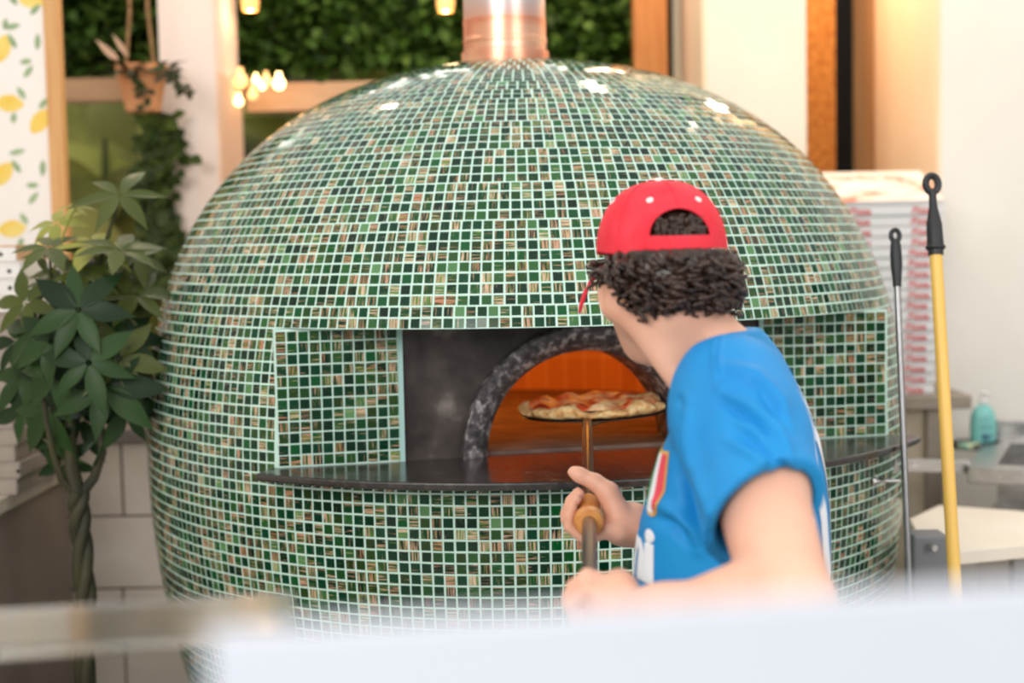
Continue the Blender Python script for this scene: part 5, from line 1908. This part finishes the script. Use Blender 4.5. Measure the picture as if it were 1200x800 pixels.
# sponsor lettering low on the chest
fo = Vector((SEC[5, 1], SEC[5, 2], at(760, 642, 1.85).z)) + tf * 0.12 + tl * 0.035
fu = UPV.cross(tf)
tb_ = text_mesh('Buitoni', 0.098, offset=0.004, space=0.92)
for x in tb_.verts: x.co.x *= 0.98
decal(tb_, fo, fu, UPV, tf, M_LET, 'chest_lettering', cuts=5)

# ---- trousers and shoes
tv = Vol((0.0, 1.60, 0.06), (0.62, 2.24, 1.06), 0.006)
tv.ell(pel + Vector((0, 0, -0.02)), (0.118, 0.165, 0.10), (tf, tl, UPV), 0.03)
tv.ell(pel + Vector((0, 0, 0.04)), (0.108, 0.160, 0.06), (tf, tl, UPV), 0.03)
for hx, ft in ((0.09, foot_l), (-0.09, foot_r)):
    hip = pel + tl * hx + Vector((0, 0, -0.03))
    kn = hip.lerp(ft + Vector((0, 0, 0.09)), 0.5) + tf * 0.02
    an = ft + Vector((0, 0, 0.10))
    tv.chain([hip, kn, an], [0.100, 0.076, 0.066], 0.03)
TV, TQ = tv.mesh(2)
np_obj('trousers', TV, TQ, nmat('dark_denim', [(0.3, lin(34, 38, 52)), (0.7, lin(50, 54, 70))], 30, 0.8), man)
for ft in (foot_l, foot_r):
    s2 = Vol(npv(ft) - np.array((0.30, 0.16, 0.01)), npv(ft) + np.array((0.16, 0.18, 0.16)), 0.005)
    a_, b_ = ft + tf * -0.04 + Vector((0, 0, 0.045)), ft + tf * 0.16 + Vector((0, 0, 0.036))
    s2.cone(a_, b_, 0.046, 0.040, 0.02)
    s2.cone(a_ + Vector((0, 0, 0.02)), a_ + tf * 0.04 + Vector((0, 0, 0.06)), 0.046, 0.046, 0.02)
    s2.plane((0, 0, 0.002), (0, 0, -1))
    a1, q1 = s2.mesh(1)
    np_obj('shoe', a1, q1, mat('black_leather', lin(30, 30, 32), 0.5), man)

# ---- cap
M_CAP = nmat('red_cotton', [(0.3, lin(228, 40, 58)), (0.7, lin(240, 60, 76))], 30, 0.85, bump=0.1, bscale=180)


def cap_pt(psi, e, g=0.0):
    """psi 0 = front, degrees, positive to his left; e 0 = rim .. 1 = crown"""
    th = e * PI / 2
    ce, se = math.cos(th) ** 0.82, math.sin(th) ** 0.95
    a = math.radians(psi)
    drop = -0.013 * max(0, -math.cos(a)) * (1 - e)
    return cc_ + cf * ((cap_a + g) * ce * math.cos(a)) + cl_ * ((cap_b + g) * ce * math.sin(a)) + cu2 * ((cap_h + g) * se + drop)


def in_open(psi, e):
    dp = ((psi - 180 + 180) % 360) - 180
    zz = (e - 0.15) / 0.26
    return zz > 0 and (abs(dp) / 29.5) ** 2 + zz ** 2 < 1


NP, NE = 240, 64
vs, fs = [], []
for j in range(NE):
    for i in range(NP):
        vs.append(cap_pt(360 * i / NP, -0.0 + 0.995 * j / (NE - 1)))
for j in range(NE - 1):
    for i in range(NP):
        if in_open(360 * (i + 0.5) / NP, 0.995 * (j + 0.5) / (NE - 1)): continue
        a, b = j * NP + i, j * NP + (i + 1) % NP
        fs.append((a, b, b + NP, a + NP))
fs.append(tuple((NE - 1) * NP + i for i in range(NP)))
capo = mesh_obj('cap', vs, fs, M_CAP, None, True)
adopt(man, capo)
md = capo.modifiers.new('thick', 'SOLIDIFY'); md.thickness = 0.0022; md.offset = -1
tag(capo, 'red baseball cap with white eyelets')


def cap_child(mb, name, m):
    o = mb.build(name, m, smooth=True)
    adopt(man, o)
    o.parent = capo
    return o


M_WEY = mat('white_thread', lin(245, 240, 235), 0.7)
for psi in (30, 90, 150, 210, 270, 330):
    p, nn_ = cap_pt(psi, 0.50), (cap_pt(psi, 0.50, 0.01) - cap_pt(psi, 0.50)).normalized()
    x1 = nn_.orthogonal().normalized()
    mb = MB().lathe([(0.0046, -0.0005), (0.0046, 0.0010), (0.0036, 0.0016), (0.001, 0.0012)], p, 16, Matrix((x1, nn_.cross(x1), nn_)).transposed())
    cap_child(mb, 'eyelet', M_WEY)
p = cap_pt(0, 0.999)
cap_child(MB().lathe([(0.0075, -0.002), (0.0072, 0.0015), (0.0045, 0.004), (0.001, 0.0046)], p, 20), 'button', M_WEY)
for psi in (0, 60, 120, 180, 240, 300):
    pts = [cap_pt(psi, e / 30, 0.0002) for e in range(0 if psi != 180 else 13, 30)]
    cap_child(MB().tube(pts, 0.0011, 6), 'seam', M_CAP)
# edging of the back opening and adjuster strap
edge = []
for i in range(41):
    t = PI * i / 40
    edge.append(cap_pt(180 + 29.5 * math.cos(t), 0.15 + 0.26 * math.sin(t), 0.0002))
cap_child(MB().tube(edge, 0.0016, 6), 'opening_edge', M_CAP)
mb = MB()
n_ = 40
v_ = []
for i in range(n_ + 1):
    psi = 148 + 62 * i / n_
    for e, g in ((0.012, 0.0004), (0.012, 0.0022), (0.15, 0.0022), (0.15, 0.0004)):
        v_.append(cap_pt(psi, e, g))
f_ = [(i * 4 + k, i * 4 + (k + 1) % 4, i * 4 + 4 + (k + 1) % 4, i * 4 + 4 + k) for i in range(n_) for k in range(4)] + [(3, 2, 1, 0), tuple(n_ * 4 + k for k in range(4))]
mb.add(v_, f_)
cap_child(mb, 'adjuster_strap', M_CAP)
# brim
v_, f_ = [], []
nu, nv_ = 32, 10
for j in range(nv_ + 1):
    t = j / nv_
    for i in range(nu + 1):
        s_ = -1 + 2 * i / nu
        psi = 72 * s_
        base_ = cap_pt(psi, 0.0, 0.001)
        ext = 0.072 * math.cos(math.radians(58 * s_)) ** 0.5 * t if abs(s_) < 1 else 0.072 * 0.72 * t
        p = base_ + cf * ext + cl_ * (0.014 * s_ * t) - cu2 * (0.014 * t + 0.048 * t * s_ * s_ + 0.018 * s_ * s_)
        v_.append(p)
for j in range(nv_):
    for i in range(nu):
        a = j * (nu + 1) + i
        f_.append((a, a + 1, a + nu + 2, a + nu + 1))
br2 = mesh_obj('brim', v_, f_, M_CAP, None, True)
md = br2.modifiers.new('thick', 'SOLIDIFY'); md.thickness = 0.003; md.offset = 0
adopt(man, br2); br2.parent = capo

# ---- curly hair
M_HAIR = nmat('dark_brown_hair', [(0.3, lin(28, 19, 15)), (0.7, lin(72, 50, 38))], 40, 0.27)
hr = random.Random(77)
mb = MB()


def curl(p, out, down, L, R_, r_, turns, ph):
    pts, rad = [], []
    n_ = int(9 * turns) + 4
    sd = out.cross(down).normalized()
    for i in range(n_):
        t = i / (n_ - 1)
        a = ph + 2 * PI * turns * t
        rr = R_ * (0.55 + 0.6 * t)
        c = p + down * (L * t) + out * (0.010 * math.sin(PI * t))
        pts.append(c + out * (rr * math.cos(a)) + sd * (rr * math.sin(a)))
        rad.append(r_ * (1.0 - 0.55 * t))
    mb.tube(pts, rad, 6)


# hair volume under the curls
hv = Vol(npv(hc) - 0.16, npv(hc) + 0.16, 0.0045)
hv.ell(H(-0.018, 0, 0.022), (0.098, 0.086, 0.082), ax3, 0.01)
hv.ell(H(-0.052, 0, -0.030), (0.062, 0.072, 0.048), ax3, 0.02)
hv.ell(H(-0.03, -0.055, -0.012), (0.05, 0.034, 0.042), ax3, 0.02)
hv.ell(H(-0.03, 0.044, 0.010), (0.05, 0.028, 0.024), ax3, 0.02)
hv.plane(H(0.015, 0, 0.0), hf)
HV, HQ = hv.mesh(2)
HN = vnormals(HV, HQ)
amp = 0.004 * (np.sin(HV[:, 0] * 210 + 3 * np.sin(HV[:, 2] * 160)) * np.sin(HV[:, 2] * 230 + 2 * np.sin(HV[:, 0] * 150)) + 0.5 * np.sin(HV[:, 0] * 400) * np.sin(HV[:, 2] * 380))
HV = tuck(HV + HN * amp[:, None], 0.013)
mb.add(HV.tolist(), [tuple(int(i) for i in f2) for f2 in HQ])
for k in range(460):
    psi = hr.uniform(84, 292)
    e = hr.random()
    a = math.radians(psi)
    u0 = -0.008 - 0.066 * e
    rr = 1.03 - 0.20 * max(0, e - 0.45)
    ct = cc_ - cf * 0.010 + Vector((0, 0, u0))
    p = ct + cf * (0.095 * rr * math.cos(a)) + cl_ * (0.081 * rr * math.sin(a))
    if psi < 116 and e > 0.24: continue
    if psi < 126 and e > 0.6: continue      # keep the near ear free
    out = (p - ct).normalized()
    down = (-UPV * 0.8 + out * hr.uniform(-0.1, 0.5) + hl * hr.uniform(-0.7, 0.7) + hf * hr.uniform(-0.5, 0.5)).normalized()
    L = hr.uniform(0.018, 0.038) * (1.0 if e < 0.75 else 0.75)
    curl(p - out * 0.004, out, down, L, hr.uniform(0.006, 0.0105), hr.uniform(0.0036, 0.0056), hr.uniform(0.9, 1.6), hr.uniform(0, 6.28))
for k in range(170):      # hair showing in the cap's back opening
    psi = 180 + hr.uniform(-25, 25); e = hr.uniform(0.18, 0.37)
    p = cap_pt(psi, e, -0.013)
    out = (cap_pt(psi, e, 0.01) - p).normalized()
    curl(p, out, (-UPV + hl * hr.uniform(-1.2, 1.2)).normalized(), 0.012, 0.0036, 0.0032, 1.0, hr.uniform(0, 6.28))
hair = mb.build('hair', M_HAIR, smooth=False)
hair.data.polygons.foreach_set('use_smooth', [True] * len(hair.data.polygons))
adopt(man, hair)
tag(hair, 'short dark brown curls')
